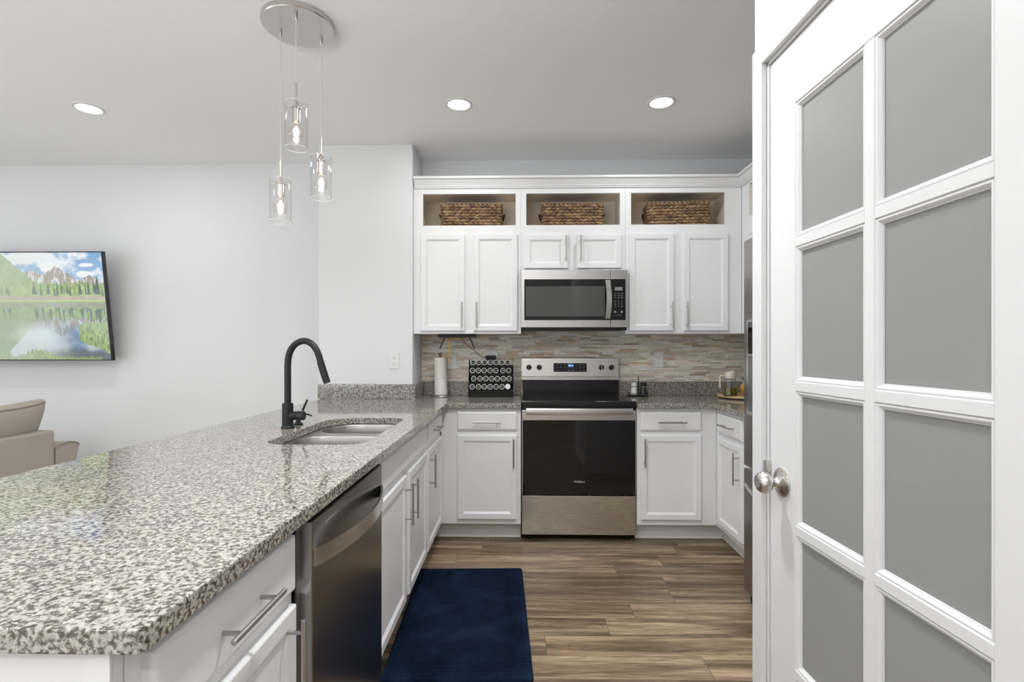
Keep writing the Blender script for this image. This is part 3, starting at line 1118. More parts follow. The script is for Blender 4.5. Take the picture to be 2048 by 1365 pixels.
def smooth(pts, n=6):
    r = []
    for i in range(len(pts) - 1):
        p0, p1, p2, p3 = pts[max(i - 1, 0)], pts[i], pts[i + 1], pts[min(i + 2, len(pts) - 1)]
        for k in range(n):
            s = k / n
            r.append(tuple(0.5 * ((2 * b_) + (-a + c) * s + (2 * a - 5 * b_ + 4 * c - d) * s * s + (-a + 3 * b_ - 3 * c + d) * s ** 3) for a, b_, c, d in zip(p0, p1, p2, p3)))
    return r + [tuple(pts[-1])]


obj('spout', B().tube([fp(*p) for p in smooth(ctl)], 0.0143, 18), BMATTE, t)
hp = [fp(642.3, 725), fp(643.2, 728.5), fp(646.5, 740), fp(655.5, 767)]
obj('spray_collar', B().tube([fp(642.3, 726), fp(643.0, 728.2)], 0.0164, 20), BMATTE, t)
obj('spray_head', B().tube([hp[0], hp[1], hp[2], hp[3]], [0.0146, 0.0152, 0.0158, 0.0152], 18), BMATTE, t)
b = B()
b.cyl(fp(580, 832.5), fp(594, 832.5), 0.0195, 24)
b.cyl(fp(594.5, 832.5), fp(609.5, 832.5), 0.0208, 24, bev=0.002)
obj('valve_barrel', b, BMATTE, t)
obj('lever', B().cyl(fp(606, 822), fp(615.5, 800.5), 0.0052, 12, r2=0.0042), BMATTE, t)
t = thing('soap_dispenser', 'small black soap dispenser pump mostly hidden behind the tap', 'soap dispenser', (-1.03, 2.385, GZ1))
b = B().lathe((-1.03, 2.385, GZ1), (0, 0, 1), [(0, 0), (0.022, 0), (0.022, 0.006), (0.013, 0.012), (0.010, 0.02), (0.010, 0.042), (0.0075, 0.044), (0.0075, 0.055), (0, 0.055)], 24)
obj('pump_base', b, BMATTE, t)
obj('nozzle', B().tube([(-1.03, 2.385, GZ1 + 0.050), (-1.01, 2.385, GZ1 + 0.052), (-0.985, 2.385, GZ1 + 0.049), (-0.965, 2.385, GZ1 + 0.041)], 0.0036, 10), BMATTE, t)

# ------------------------------------------------------------------ dishwasher
t = thing('dishwasher', 'dark stainless dishwasher with curved bar handle, under the granite peninsula', 'dishwasher', (-0.8, 1.475, 0))
DF = face_left(-0.519)
b = B()
b.box(-1.10, -0.522, 1.176, 1.790, 0.10, 0.872)
b.box(-1.10, -0.58, 1.176, 1.790, 0.003, 0.10)
obj('body', b, BLACK, t)
d = obj('door', B().box(-0.520, -0.4755, 1.1775, 1.782, 0.112, 0.866, 0.0035, 2), STEELD, t)
obj('control_strip', B().box(-0.515, -0.484, 1.185, 1.775, 0.8665, 0.8705, 0.001), BGLASS, t)
# curved strap
b = B()
L = []
for k in range(33):
    s = k / 32
    y = 1.188 + (1.768 - 1.188) * s
    n = 0.003 + 0.052 * math.sin(PI * s) ** 0.8
    th = 0.008
    zc = 0.779
    L.append([(-0.4755 + n, y, zc - 0.021), (-0.4755 + n, y, zc + 0.021), (-0.4755 + n - th, y, zc + 0.019), (-0.4755 + n - th, y, zc - 0.019)])
b.loops(L)
obj('handle', b, STEELH, t, angle=40)
obj('vent_slot', B().box(-0.4757, -0.4745, 1.255, 1.345, 0.838, 0.841, 0.0004).box(-0.4757, -0.4745, 1.255, 1.345, 0.834, 0.8348), CHROME, t)

# ------------------------------------------------------------------ range
t = thing('oven_range', 'freestanding stainless steel electric range with black glass oven door', 'oven', (0.395, 3.7, 0))
RX0, RX1 = 0.021, 0.769
b = B().box(RX0 + 0.004, RX1 - 0.004, 3.425, 3.975, 0.035, 0.905)
obj('body', b, DGREY, t)
for (x, y) in ((RX0 + 0.05, 3.46), (RX1 - 0.05, 3.46), (RX0 + 0.05, 3.93), (RX1 - 0.05, 3.93)):
    obj('foot', B().cyl((x, y, 0), (x, y, 0.036), 0.016, 16), BLACK, t)
obj('storage_drawer', B().box(RX0, RX1, 3.392, 3.424, 0.048, 0.304, 0.003), STEELM, t)
OM = face_back(3.424)
d = obj('oven_door', B().box(RX0, RX1, 3.385, 3.4245, 0.312, 0.868, 0.004), STEELM, t)
b = B()
b.box(RX0 + 0.006, RX1 - 0.006, 3.3815, 3.3855, 0.313, 0.803, 0.0015)
obj('door_glass', b, BGLASS, d)
# bowed handle strap
b = B()
L = []
for k in range(25):
    s = k / 24
    x = 0.050 + (0.740 - 0.050) * s
    n = 0.036 + 0.010 * math.sin(PI * s)
    L.append([(x, 3.385 - n, 0.842), (x, 3.385 - n - 0.004, 0.852), (x, 3.385 - n - 0.003, 0.874), (x, 3.385 - n + 0.001, 0.884), (x, 3.385 - n + 0.013, 0.882), (x, 3.385 - n + 0.013, 0.844)])
b.loops(L)
for x in (0.062, 0.728):
    b.box(x - 0.012, x + 0.012, 3.352, 3.386, 0.848, 0.878, 0.002)
obj('handle', b, STEELH, d, angle=30)
# cooktop
ct = obj('cooktop', B().box(RX0 - 0.002, RX1 + 0.005, 3.385, 3.925, 0.888, 0.928, 0.006, 3), BCOOK, t)
b = B()
for (x, y, rr) in ((0.20, 3.53, 0.115), (0.585, 3.53, 0.10), (0.20, 3.79, 0.08), (0.585, 3.79, 0.08), (0.395, 3.80, 0.055)):
    for q in (rr, rr * 0.62):
        b.lathe((x, y, 0.92805), (0, 0, 1), [(q - 0.0015, 0), (q + 0.0015, 0)], 64)
obj('burner_rings', b, BURN, ct)
# back guard
bgl = lambda z: 3.913 + (z - 1.037) * 0.10
b = B()
b.loops([[(x, 3.925, 0.926), (x, 3.925, 1.036), (x, 3.985, 1.036), (x, 3.985, 0.926)] for x in (RX0 + 0.012, RX1 - 0.012)])
b.box(RX0 + 0.012, RX1 - 0.012, 3.918, 3.926, 0.944, 0.950)
obj('lower_guard', b, BCOOK, t)
GM = lambda u, v, n: Vector((u, bgl(v) - n, v))
b = B()
b.loops([[(x, bgl(1.037), 1.037), (x, bgl(1.062) - 0.002, 1.060), (x, bgl(1.066), 1.064), (x, bgl(1.200), 1.200), (x, bgl(1.203) + 0.004, 1.204), (x, 3.992, 1.204), (x, 3.992, 1.037)] for x in (RX0 + 0.002, RX1 - 0.010)])
bg = obj('control_panel', b, STEELM, t, angle=15)
b = B()
mbox(b, GM, 0.266, 0.517, 1.098, 1.164, -0.001, 0.0012)
ds = obj('display', b, BGLASS, bg)
b = B()
for (u, v) in [(0.292, 1.152), (0.322, 1.152), (0.350, 1.152), (0.466, 1.152), (0.494, 1.152), (0.292, 1.131), (0.322, 1.131), (0.350, 1.131), (0.466, 1.131), (0.494, 1.131), (0.292, 1.109), (0.380, 1.109), (0.410, 1.109), (0.466, 1.109), (0.494, 1.109)]:
    mbox(b, GM, u - 0.005, u + 0.005, v - 0.0012, v + 0.0012, 0.001, 0.0016)
add_marks(ds, b, LEGEND)
b = B()
mbox(b, GM, 0.374, 0.420, 1.133, 1.158, 0.0008, 0.0017)
clk = obj('clock_window', b, plain('clock_blue', (0.0, 0.02, 0.08), 0.3, emit=(0.01, 0.10, 0.35), estr=0.55), ds)
text_part('clock_digits', '8:11', GM, 0.397, 1.1455, 0.002, 0.019, emitter('clock_digit_light', (0.5, 0.85, 1), 1.6), ds)
for i, u in enumerate((0.079, 0.157, 0.627, 0.704)):
    c = GM(u, 1.132, 0)
    k = obj('knob', B().lathe(c, (0, -1, 0.1), [(0, 0), (0.0195, 0), (0.0205, 0.003), (0.0195, 0.012), (0.0165, 0.022), (0.0155, 0.0235), (0, 0.0235)], 32), BLACK, bg)
    b = B()
    mbox(b, GM, u - 0.0032, u + 0.0032, 1.114, 1.150, 0.020, 0.029, 0.001)
    obj('grip', b, CHROME if i == 2 else DGREY, k)
b = B()
for u in (0.079, 0.157, 0.627, 0.704):
    mbox(b, GM, u - 0.0006, u + 0.0006, 1.158, 1.178, -0.0005, 0.0004)
    for a in range(0, 300, 30):
        aa = math.radians(240 - a)
        uu, vv = u + 0.029 * math.cos(aa), 1.132 + 0.029 * math.sin(aa)
        mbox(b, GM, uu - 0.0008, uu + 0.0008, vv - 0.0008, vv + 0.0008, -0.0005, 0.0004)
add_marks(bg, b, SLOT)
LOGO = plain('logo_silver', (0.62, 0.62, 0.60), 0.35, 0.3)


def wordmark(M, u, v, n, size, mat, parent):
    text_part('wordmark', 'Whirlpool', M, u, v, n, size, mat, parent, xs=0.95)
    w = size * 1.25
    pts = []
    for k in range(40):
        a = 2 * PI * k / 40
        c, s = math.cos(a), math.sin(a)
        pts.append(M(u + 0.10 * size + (w * 0.5 * c - 0.25 * w * s * 0.5), v + 0.30 * size * s + w * 0.14 * c, n))
    obj('swoosh', B().tube(pts, size * 0.026, 5, closed=True), mat, parent)


wordmark(face_back(3.3814), 0.397, 0.400, 0.0003, 0.0185, LOGO, d)

# ------------------------------------------------------------------ microwave
t = thing('microwave', 'stainless over-the-range microwave mounted under the short wall cabinet', 'microwave', (0.39, 3.85, 1.40))
MY = 3.632
obj('body', B().box(0.020, 0.762, 3.662, 3.999, 1.410, 1.8335), DGREY, t)
obj('vent_grille', B().box(0.022, 0.760, 3.642, 3.664, 1.402, 1.421, 0.002), BLACK, t)
MB_ = face_back(3.664)
md = obj('door', B().box(0.018, 0.646, MY, 3.664, 1.422, 1.829, 0.003), STEEL, t)
gl = obj('door_glass', B().box(0.040, 0.6455, MY - 0.0025, MY + 0.0005, 1.474, 1.762, 0.001), BGLASS, md)
b = B()
b.rings(face_back(MY - 0.0024), 0.050, 0.606, 1.500, 1.713, [(0, 0), (0, 0.0007), (0.03, 0.0007)])
obj('viewing_window', b, MWIN, md)
cp = obj('control_panel', B().box(0.6485, 0.766, MY, 3.664, 1.422, 1.829, 0.003), STEEL, t)
kp = obj('keypad', B().box(0.649, 0.7505, MY - 0.0025, MY + 0.0005, 1.474, 1.762, 0.001), BGLASS, cp)
MM = face_back(MY - 0.0025)
b = B()
mbox(b, MM, 0.674, 0.728, 1.682, 1.706, 0, 0.0006)
obj('display', b, plain('lcd_grey', (0.28, 0.28, 0.27), 0.4), kp)
b = B()
for r_, v in enumerate((1.660, 1.645, 1.630)):
    for u in (0.678, 0.702, 0.724):
        mbox(b, MM, u - 0.006, u + 0.006, v - 0.0014, v + 0.0014, 0, 0.0005)
for v in (1.607, 1.594, 1.581, 1.568):
    for u in (0.678, 0.702, 0.724):
        mbox(b, MM, u - 0.0022, u + 0.0022, v - 0.0025, v + 0.0025, 0, 0.0005)
for u in (0.678, 0.724):
    mbox(b, MM, u - 0.006, u + 0.006, 1.526, 1.537, 0, 0.0005)
for u in (0.685, 0.702, 0.718):
    mbox(b, MM, u - 0.004, u + 0.004, 1.506, 1.509, 0, 0.0005)
add_marks(kp, b, LEGEND)
b = B()
L = []
for k in range(21):
    s = k / 20
    z = 1.482 + 0.270 * s
    n = 0.030 + 0.020 * math.sin(PI * s)
    uo = 0.006 * math.sin(PI * s)
    L.append([(0.603 + uo, MY - n, z), (0.606 + uo, MY - n - 0.005, z), (0.636 + uo, MY - n - 0.005, z), (0.640 + uo, MY - n, z), (0.637 + uo, MY - n + 0.008, z), (0.606 + uo, MY - n + 0.008, z)])
b.loops(L)
for z in (1.490, 1.744):
    b.box(0.616, 0.634, MY - 0.034, MY - 0.001, z - 0.008, z + 0.008, 0.002)
obj('handle', b, STEELH, md, angle=30)
wordmark(face_back(MY), 0.392, 1.803, 0.0004, 0.016, plain('logo_etched', (0.85, 0.85, 0.84), 0.4), md)

# ------------------------------------------------------------------ refrigerator
t = thing('refrigerator', 'stainless french-door refrigerator half hidden behind the pantry door', 'refrigerator', (1.5, 2.16, 0))
FM = face_right(1.215)
obj('body', B().box(1.218, 1.88, 1.70, 2.612, 0.02, 1.80, 0.004), DGREY, t)
for (y0, y1) in ((2.160, 2.618), (1.696, 2.154)):
    dd = obj('door', B().box(1.133, 1.214, y0, y1, 0.685, 1.811, 0.006, 3), FRIDGE, t)
    yy = y0 + 0.05 if y0 > 2 else y1 - 0.05
    obj('handle', B().tube([(1.134, yy, 0.80), (1.09, yy, 0.83), (1.075, yy, 1.1), (1.075, yy, 1.4), (1.09, yy, 1.62), (1.134, yy, 1.65)], 0.011, 12), STEELH, dd)
    if y0 > 2:
        disp = obj('dispenser', B().box(1.128, 1.135, 2.300, 2.575, 0.945, 1.412, 0.003), STEELH, dd)
        obj('touch_panel', B().box(1.1265, 1.1285, 2.315, 2.555, 1.245, 1.400, 0.0008), BGLASS, disp)
        obj('water_recess', B().box(1.1265, 1.1285, 2.315, 2.555, 0.965, 1.235, 0.0008), plain('recess_grey', (0.22, 0.22, 0.22), 0.3, 0.6), disp)
fd = obj('freezer_drawer', B().box(1.133, 1.214, 1.696, 2.618, 0.060, 0.672, 0.006, 3), FRIDGE, t)
obj('handle', B().tube([(1.136, 2.585, 0.592), (1.120, 2.52, 0.588), (1.098, 2.39, 0.580), (1.082, 2.157, 0.575), (1.098, 1.92, 0.580), (1.120, 1.79, 0.588), (1.136, 1.73, 0.592)], 0.013, 12), STEELH, fd)
obj('grille', B().box(1.16, 1.21, 1.71, 2.60, 0.004, 0.055), BLACK, t)


# ------------------------------------------------------------------ outlets
def outlet(M, u, v, label, w=0.072, h=0.116, duplex=True):
    t = thing('wall_outlet', label, 'outlet', M(u, v - h / 2, 0), 'white wall outlets')
    obj('cover_plate', B().rings(M, u - w / 2, u + w / 2, v - h / 2, v + h / 2, [(0, 0.0005), (0, 0.003), (0.003, 0.006)]), WHITEP, t)
    for s in (1, -1):
        c = v + s * 0.0205
        b = B()
        L = [[M(u + x, c + z, n) for x, z in rrect(-0.0165, 0.0165, -0.014, 0.014, 0.011, 5)] for n in (0.0055, 0.0072)]
        b.loops(L)
        so = obj('socket', b, WHITEP, t)
        b = B()
        mbox(b, M, u - 0.0075, u - 0.0053, c - 0.002, c + 0.006, 0.007, 0.0075)
        mbox(b, M, u + 0.0053, u + 0.0075, c - 0.002, c + 0.005, 0.007, 0.0075)
        b.cyl(M(u, c - 0.0075, 0.007), M(u, c - 0.0075, 0.0075), 0.0024, 10)
        obj('slots', b, SLOT, so)
    return t


outlet(face_back(3.68), -0.891, 1.186, 'white duplex outlet on the white wall above the granite upstand near the tap')
outlet(face_back(4.001), 1.083, 1.188, 'white duplex outlet on the mosaic backsplash right of the oven')
outlet(face_back(4.001), -0.520, 1.172, 'white outlet on the mosaic just right of the paper towel roll')
outlet(face_back(4.001), -0.195, 1.200, 'outlet plate behind the black charger above the spice rack')

# ------------------------------------------------------------------ things on the left worktop
# paper towel on its stand
t = thing('paper_towel_holder', 'round metal paper towel stand on the worktop left of the spice rack', 'paper towel holder', (-0.590, 3.89, GZ1))
b = B().lathe((-0.590, 3.89, GZ1), (0, 0, 1), [(0, 0), (0.080, 0), (0.0815, 0.003), (0.078, 0.008), (0.04, 0.011), (0, 0.011)], 40)
obj('base', b, PULL, t)
ax = Vector((-0.022, 0.0, 1)).normalized()
p0 = Vector((-0.588, 3.89, GZ1 + 0.010))
obj('rod', B().cyl(p0, p0 + ax * 0.312, 0.006, 12), PULL, t)
obj('finial', B().lathe(p0 + ax * 0.285, ax, [(0, 0), (0.010, 0.0), (0.012, 0.01), (0.008, 0.02), (0.017, 0.027), (0.017, 0.032), (0, 0.033)], 20), plain('bronze_finial', (0.20, 0.14, 0.10), 0.35, 0.7), t)
b = B().lathe(p0 + ax * 0.003, ax, [(0.02, 0.0), (0.0485, 0), (0.0492, 0.004), (0.0470, 0.277), (0.046, 0.279), (0.02, 0.279), (0.02, 0.0)], 40)
tag(obj('paper_towel_roll', b, PAPER), 'white paper towel roll standing on the round metal stand', 'paper towel')

# spice rack
t = thing('spice_rack', 'black four-tier spice rack standing on the worktop beside the oven', 'spice rack', (-0.205, 3.88, GZ1))
RXa, RXb = -0.372, -0.040
b = B()
for x in (RXa, RXb - 0.003):
    b = B()
    b.loops([[(xx, 3.815, GZ1), (xx, 3.815, 1.00), (xx, 3.85, 1.188), (xx, 3.90, 1.192), (xx, 3.955, 1.15), (xx, 3.955, GZ1)] for xx in (x, x + 0.003)])
    obj('side_panel', b, BLACK, t)
rows = [(1.171, [-0.338, -0.297, -0.253, -0.210, -0.167, -0.124, -0.081]),
        (1.111, [-0.343, -0.300, -0.256, -0.212, -0.169, -0.117, -0.073]),
        (1.051, [-0.333, -0.286, -0.243, -0.200, -0.157, -0.113, -0.070]),
        (0.992, [-0.343, -0.297, -0.254, -0.211, -0.167, -0.123, -0.080])]
for ri, (z, xs_) in enumerate(rows):
    yo = 0.012 * (3 - ri)
    b = B()
    b.box(RXa + 0.003, RXb - 0.003, 3.822 + yo, 3.955, z - 0.029, z - 0.0255)
    b.box(RXa + 0.003, RXb - 0.003, 3.818 + yo, 3.822 + yo, z - 0.040, z - 0.0195)
    obj('shelf', b, BLACK, t)
obj('back_panel', B().box(RXa + 0.003, RXb - 0.003, 3.951, 3.955, GZ1 + 0.002, 1.148), BLACK, t)
obj('base_panel', B().box(RXa + 0.003, RXb - 0.003, 3.826, 3.83, GZ1 + 0.002, 0.951), BLACK, t)

JAR = plain('spice_glass', (0.10, 0.085, 0.07), 0.15)
LIDM = plain('grey_lid', (0.62, 0.61, 0.60), 0.35, 0.0)
LABM = plain('black_label', (0.020, 0.018, 0.018), 0.5, spec=0.3)
LIDW = plain('white_lid', (0.85, 0.85, 0.85), 0.4)
INK = plain('label_ink', (0.62, 0.61, 0.60), 0.5)
random.seed(5)


def jar(x, y, z, lab, white=False):
    ti = math.radians(7)
    a = Vector((0, -math.cos(ti), math.sin(ti)))
    r = thing('spice_jar', lab, 'jar', (x, y, z), 'spice jars in the black rack')
    o = Vector((x, y, z))
    obj('jar_body', B().lathe(o, a, [(0, -0.082), (0.019, -0.082), (0.0202, -0.079), (0.0202, -0.016), (0.018, -0.011), (0.018, -0.004), (0, -0.004)], 20), JAR, r)
    ld = obj('lid', B().lathe(o, a, [(0, -0.012), (0.0195, -0.012), (0.0203, -0.010), (0.0203, -0.001), (0.0190, 0.0008), (0.0160, 0.0008), (0, 0.0008)], 28), LIDW if white else LIDM, r)
    up = Vector((0, math.sin(ti), math.cos(ti)))
    sx = Vector((1, 0, 0))
    if not white:
        lb = obj('lid_label', B().lathe(o, a, [(0, 0.0009), (0.0150, 0.0009), (0.0150, 0.0013), (0, 0.0013)], 28), LABM, ld)
    return r


ords = ['leftmost', 'second', 'third', 'middle', 'fifth', 'sixth', 'rightmost']
rown = ['top', 'second', 'third', 'bottom']
protos = []


def scribble(x, y, z, n, parent):
    ti = math.radians(7)
    a = Vector((0, -math.cos(ti), math.sin(ti)))
    up = Vector((0, math.sin(ti), math.cos(ti)))
    o = Vector((x, y, z)) + a * 0.0014
    b = B()
    for q in range(1 + n % 2):
        h = (0.004 if q else -0.001) - 0.001 * (n % 3 == 0)
        w = 0.009 - 0.003 * q
        pts = [o + Vector((-w + 2 * w * k / 14, 0, 0)) + up * (h + 0.0016 * math.sin(k * 1.9 + n)) for k in range(15)]
        b.tube(pts, 0.0007, 4)
    return obj('label_writing', b, INK, parent)


for n in range(4):
    j = jar(rows[0][1][n], 3.820 + 0.036 - 0.020, rows[0][0], '')
    scribble(rows[0][1][n], 3.836, rows[0][0], n, j.children[1] if j.children[1].name.startswith('lid') else j.children[0])
    protos.append(j)
cnt = 0
for ri, (z, xs_) in enumerate(rows):
    for ci, x in enumerate(xs_):
        y = 3.800 + 0.012 * (3 - ri)
        if ri == 3 and ci == 6:
            jar(x, y, z + 0.002, 'spice jar with a plain white lid, right end of the bottom row in the rack', True)
            continue
        if cnt < 4:
            c = protos[cnt]
        else:
            c = copy_tree(protos[(cnt * 3 + ri) % 4])
        cnt += 1
        c.location = (x, y, z)
        c['label'] = '%s spice jar in the %s row of the black rack, dark label on lid' % (ords[ci], rown[ri])
        if ri == 3:
            c['label'] = '%s spice jar in the bottom row of the black rack, dark label on lid' % ords[ci]

# charger and cable, under-cabinet bracket
t = thing('under_cabinet_bracket', 'black metal bracket with two splayed legs under the left wall cabinet', 'bracket', (-0.454, 3.80, 1.36))
obj('mounting_bar', B().box(-0.593, -0.315, 3.76, 3.86, 1.357, 1.3795, 0.002), BMATTE, t)
for (xa, xb) in ((-0.545, -0.583), (-0.363, -0.325)):
    obj('leg', B().box(-0.004, 0.004, -0.012, 0.012, 0, 1, M=lambda c, xa=xa, xb=xb: Vector((xb + (xa - xb) * c.z + c.x, 3.80 + c.y, 1.272 + 0.087 * c.z))), BMATTE, t)
t = thing('brass_pendant_hook', 'thin brass cross-shaped hanging ornament below the black bracket', 'ornament', (-0.52, 3.86, 1.16))
b = B().box(-0.523, -0.514, 3.858, 3.864, 1.165, 1.356, 0.001)
b.box(-0.562, -0.514, 3.858, 3.864, 1.207, 1.216, 0.001)
b.box(-0.538, -0.400, 3.858, 3.864, 1.348, 1.3565, 0.001)
obj('cross_bars', b, BRASS, t)
t = thing('phone_charger', 'black plug-in charger above the spice rack', 'charger', (-0.215, 3.97, 1.19))
obj('plug_body', B().box(-0.254, -0.176, 3.945, 3.9935, 1.190, 1.2215, 0.006, 3), BLACK, t)
pts = smooth([(-0.254, 3.965, 1.206), (-0.285, 3.955, 1.213), (-0.34, 3.90, 1.262), (-0.40, 3.85, 1.318), (-0.43, 3.83, 1.357)])
obj('cable', B().tube(pts, 0.0022, 8), BLACK, t)

# ------------------------------------------------------------------ things on the right worktop
t = thing('condiment_caddy', 'small black caddy holding the salt and pepper shakers', 'caddy', (0.894, 3.90, GZ1))
b = B().box(0.816, 0.972, 3.862, 3.942, GZ1 + 0.003, GZ1 + 0.012, 0.003)
for x in (0.83, 0.958):
    for y in (3.875, 3.93):
        b.cyl((x, y, GZ1), (x, y, GZ1 + 0.004), 0.006, 10)
obj('tray', b, BMATTE, t)
obj('tray_rail', B().tube([Vector((x, y, GZ1 + 0.026)) for x, y in rrect(0.820, 0.968, 3.866, 3.938, 0.012, 4)], 0.002, 6, closed=True).tube([(0.822, 3.868, GZ1 + 0.01), (0.822, 3.868, GZ1 + 0.026)], 0.002, 6).tube([(0.966, 3.868, GZ1 + 0.01), (0.966, 3.868, GZ1 + 0.026)], 0.002, 6), BMATTE, t)
b = B().box(0.900, 0.905, 3.895, 3.910, GZ1 + 0.011, GZ1 + 0.125, 0.001)
b.tube([(0.9025, 3.9025 + 0.012 * math.cos(a), GZ1 + 0.135 + 0.014 * math.sin(a)) for a in [2 * PI * k / 20 for k in range(20)]], 0.002, 6, closed=True)
obj('carry_stem', b, BMATTE, t)
SALT = plain('salt_grains', (0.85, 0.85, 0.85), 0.8)
PEP = plain('peppercorns', (0.03, 0.027, 0.025), 0.6)
for (x, cm, fill, nm, lab) in ((0.870, WHITEP, SALT, 'salt_shaker', 'salt shaker with white cap in the black caddy'), (0.942, BLACK, PEP, 'pepper_shaker', 'pepper shaker with black cap in the black caddy')):
    t = thing(nm, lab, 'shaker', (x, 3.902, GZ1 + 0.0125))
    z = GZ1 + 0.0125
    obj('glass_body', B().lathe((x, 3.902, z), (0, 0, 1), [(0, 0), (0.0255, 0), (0.027, 0.003), (0.0235, 0.045), (0.0215, 0.062), (0.0215, 0.066)], 28), GLASS, t)
    obj('contents', B().lathe((x, 3.902, z + 0.003), (0, 0, 1), [(0, 0), (0.024, 0), (0.0252, 0.002), (0.0220, 0.040), (0.0205, 0.056), (0, 0.056)], 28), fill, t)
    obj('cap', B().lathe((x, 3.902, z + 0.066), (0, 0, 1), [(0, 0), (0.0225, 0), (0.0228, 0.004), (0.0205, 0.014), (0.0195, 0.024), (0.017, 0.027), (0, 0.027)], 28), cm, t)

# board
b = B().lathe((1.640, 3.775, GZ1), (0, 0, 1), [(0, 0), (0.10, 0), (0.10, 0.006), (0.178, 0.006), (0.186, 0.010), (0.186, 0.020), (0.181, 0.025), (0.172, 0.0245), (0, 0.0245)], 64)
tag(obj('serving_board', b, BAMBOO), 'round light wooden turntable board in the right corner of the worktop', 'board')
# oil dispenser
OZ = GZ1 + 0.025
ox, oy = 1.506, 3.700
t = thing('oil_dispenser', 'glass oil dispenser with cream pump lid on the round wooden board', 'oil dispenser', (ox, oy, OZ))
obj('glass_body', B().lathe((ox, oy, OZ), (0, 0, 1), [(0, 0), (0.046, 0), (0.050, 0.004), (0.0495, 0.012), (0.043, 0.065), (0.0385, 0.115), (0.037, 0.128)], 36), OILGL, t)
obj('oil', B().lathe((ox, oy, OZ + 0.004), (0, 0, 1), [(0, 0), (0.044, 0), (0.0475, 0.004), (0.0470, 0.010), (0.0425, 0.052), (0, 0.052)], 36), OIL, t)
L = []
for (zz, rr, sh) in ((0.124, 0.0375, 0), (0.126, 0.0385, 0), (0.150, 0.0375, 0), (0.166, 0.034, 0.35), (0.174, 0.022, 0.5)):
    L.append([(ox + rr * math.cos(2 * PI * k / 28), oy + rr * math.sin(2 * PI * k / 28), OZ + zz + sh * 0.4 * rr * math.cos(2 * PI * k / 28)) for k in range(28)])
obj('pump_lid', B().loops(L), CREAM, t)
obj('spray_nozzle', B().cyl((ox - 0.02, oy, OZ + 0.156), (ox - 0.068, oy - 0.004, OZ + 0.161), 0.006, 12, r2=0.0025), CREAM, t)
b = B()
L = []
for (x, z) in smooth([(ox - 0.034, OZ + 0.143), (ox - 0.060, OZ + 0.142), (ox - 0.072, OZ + 0.134), (ox - 0.074, OZ + 0.10), (ox - 0.072, OZ + 0.055)], 5):
    L.append(Vector((x, oy - 0.004, z)))
b.tube(L, 0.0062, 8)
obj('pump_handle', b, CREAM, t)
# orange pot with dark sprigs
qx, qy = 1.655, 3.745
t = thing('orange_pot', 'small round orange pot holding dark leafy sprigs on the wooden board', 'pot', (qx, qy, OZ))
obj('pot', B().lathe((qx, qy, OZ), (0, 0, 1), [(0, 0), (0.030, 0), (0.048, 0.012), (0.056, 0.035), (0.055, 0.058), (0.044, 0.078), (0.038, 0.083), (0.034, 0.080), (0, 0.078)], 36), ORANGE, t)
obj('rim', B().lathe((qx, qy, OZ + 0.083), (0, 0, 1), [(0.034, -0.002), (0.039, -0.001), (0.041, 0.005), (0.037, 0.009), (0.033, 0.006)], 36), WHITEP, t)
LEAF = plain('dark_leaf', (0.018, 0.022, 0.022), 0.6)
b = B()
random.seed(9)
for k in range(22):
    a = random.uniform(0, 2 * PI)
    s = random.uniform(0.02, 0.06)
    h = random.uniform(0.03, 0.075)
    p1 = Vector((qx + 0.015 * math.cos(a), qy + 0.015 * math.sin(a), OZ + 0.08))
    p2 = Vector((qx + s * math.cos(a), qy + s * math.sin(a), OZ + 0.085 + h))
    m_ = (p1 + p2) / 2 + Vector((0, 0, 0.008))
    w = Vector((-math.sin(a), math.cos(a), 0)) * 0.006
    vs = [b.bm.verts.new(q) for q in (p1, m_ - w, p2, m_ + w, m_ + Vector((0, 0, 0.003)))]
    b.bm.faces.new((vs[0], vs[1], vs[4]))
    b.bm.faces.new((vs[1], vs[2], vs[4]))
    b.bm.faces.new((vs[2], vs[3], vs[4]))
    b.bm.faces.new((vs[3], vs[0], vs[4]))
obj('leaves', b, LEAF, t, recalc=False)


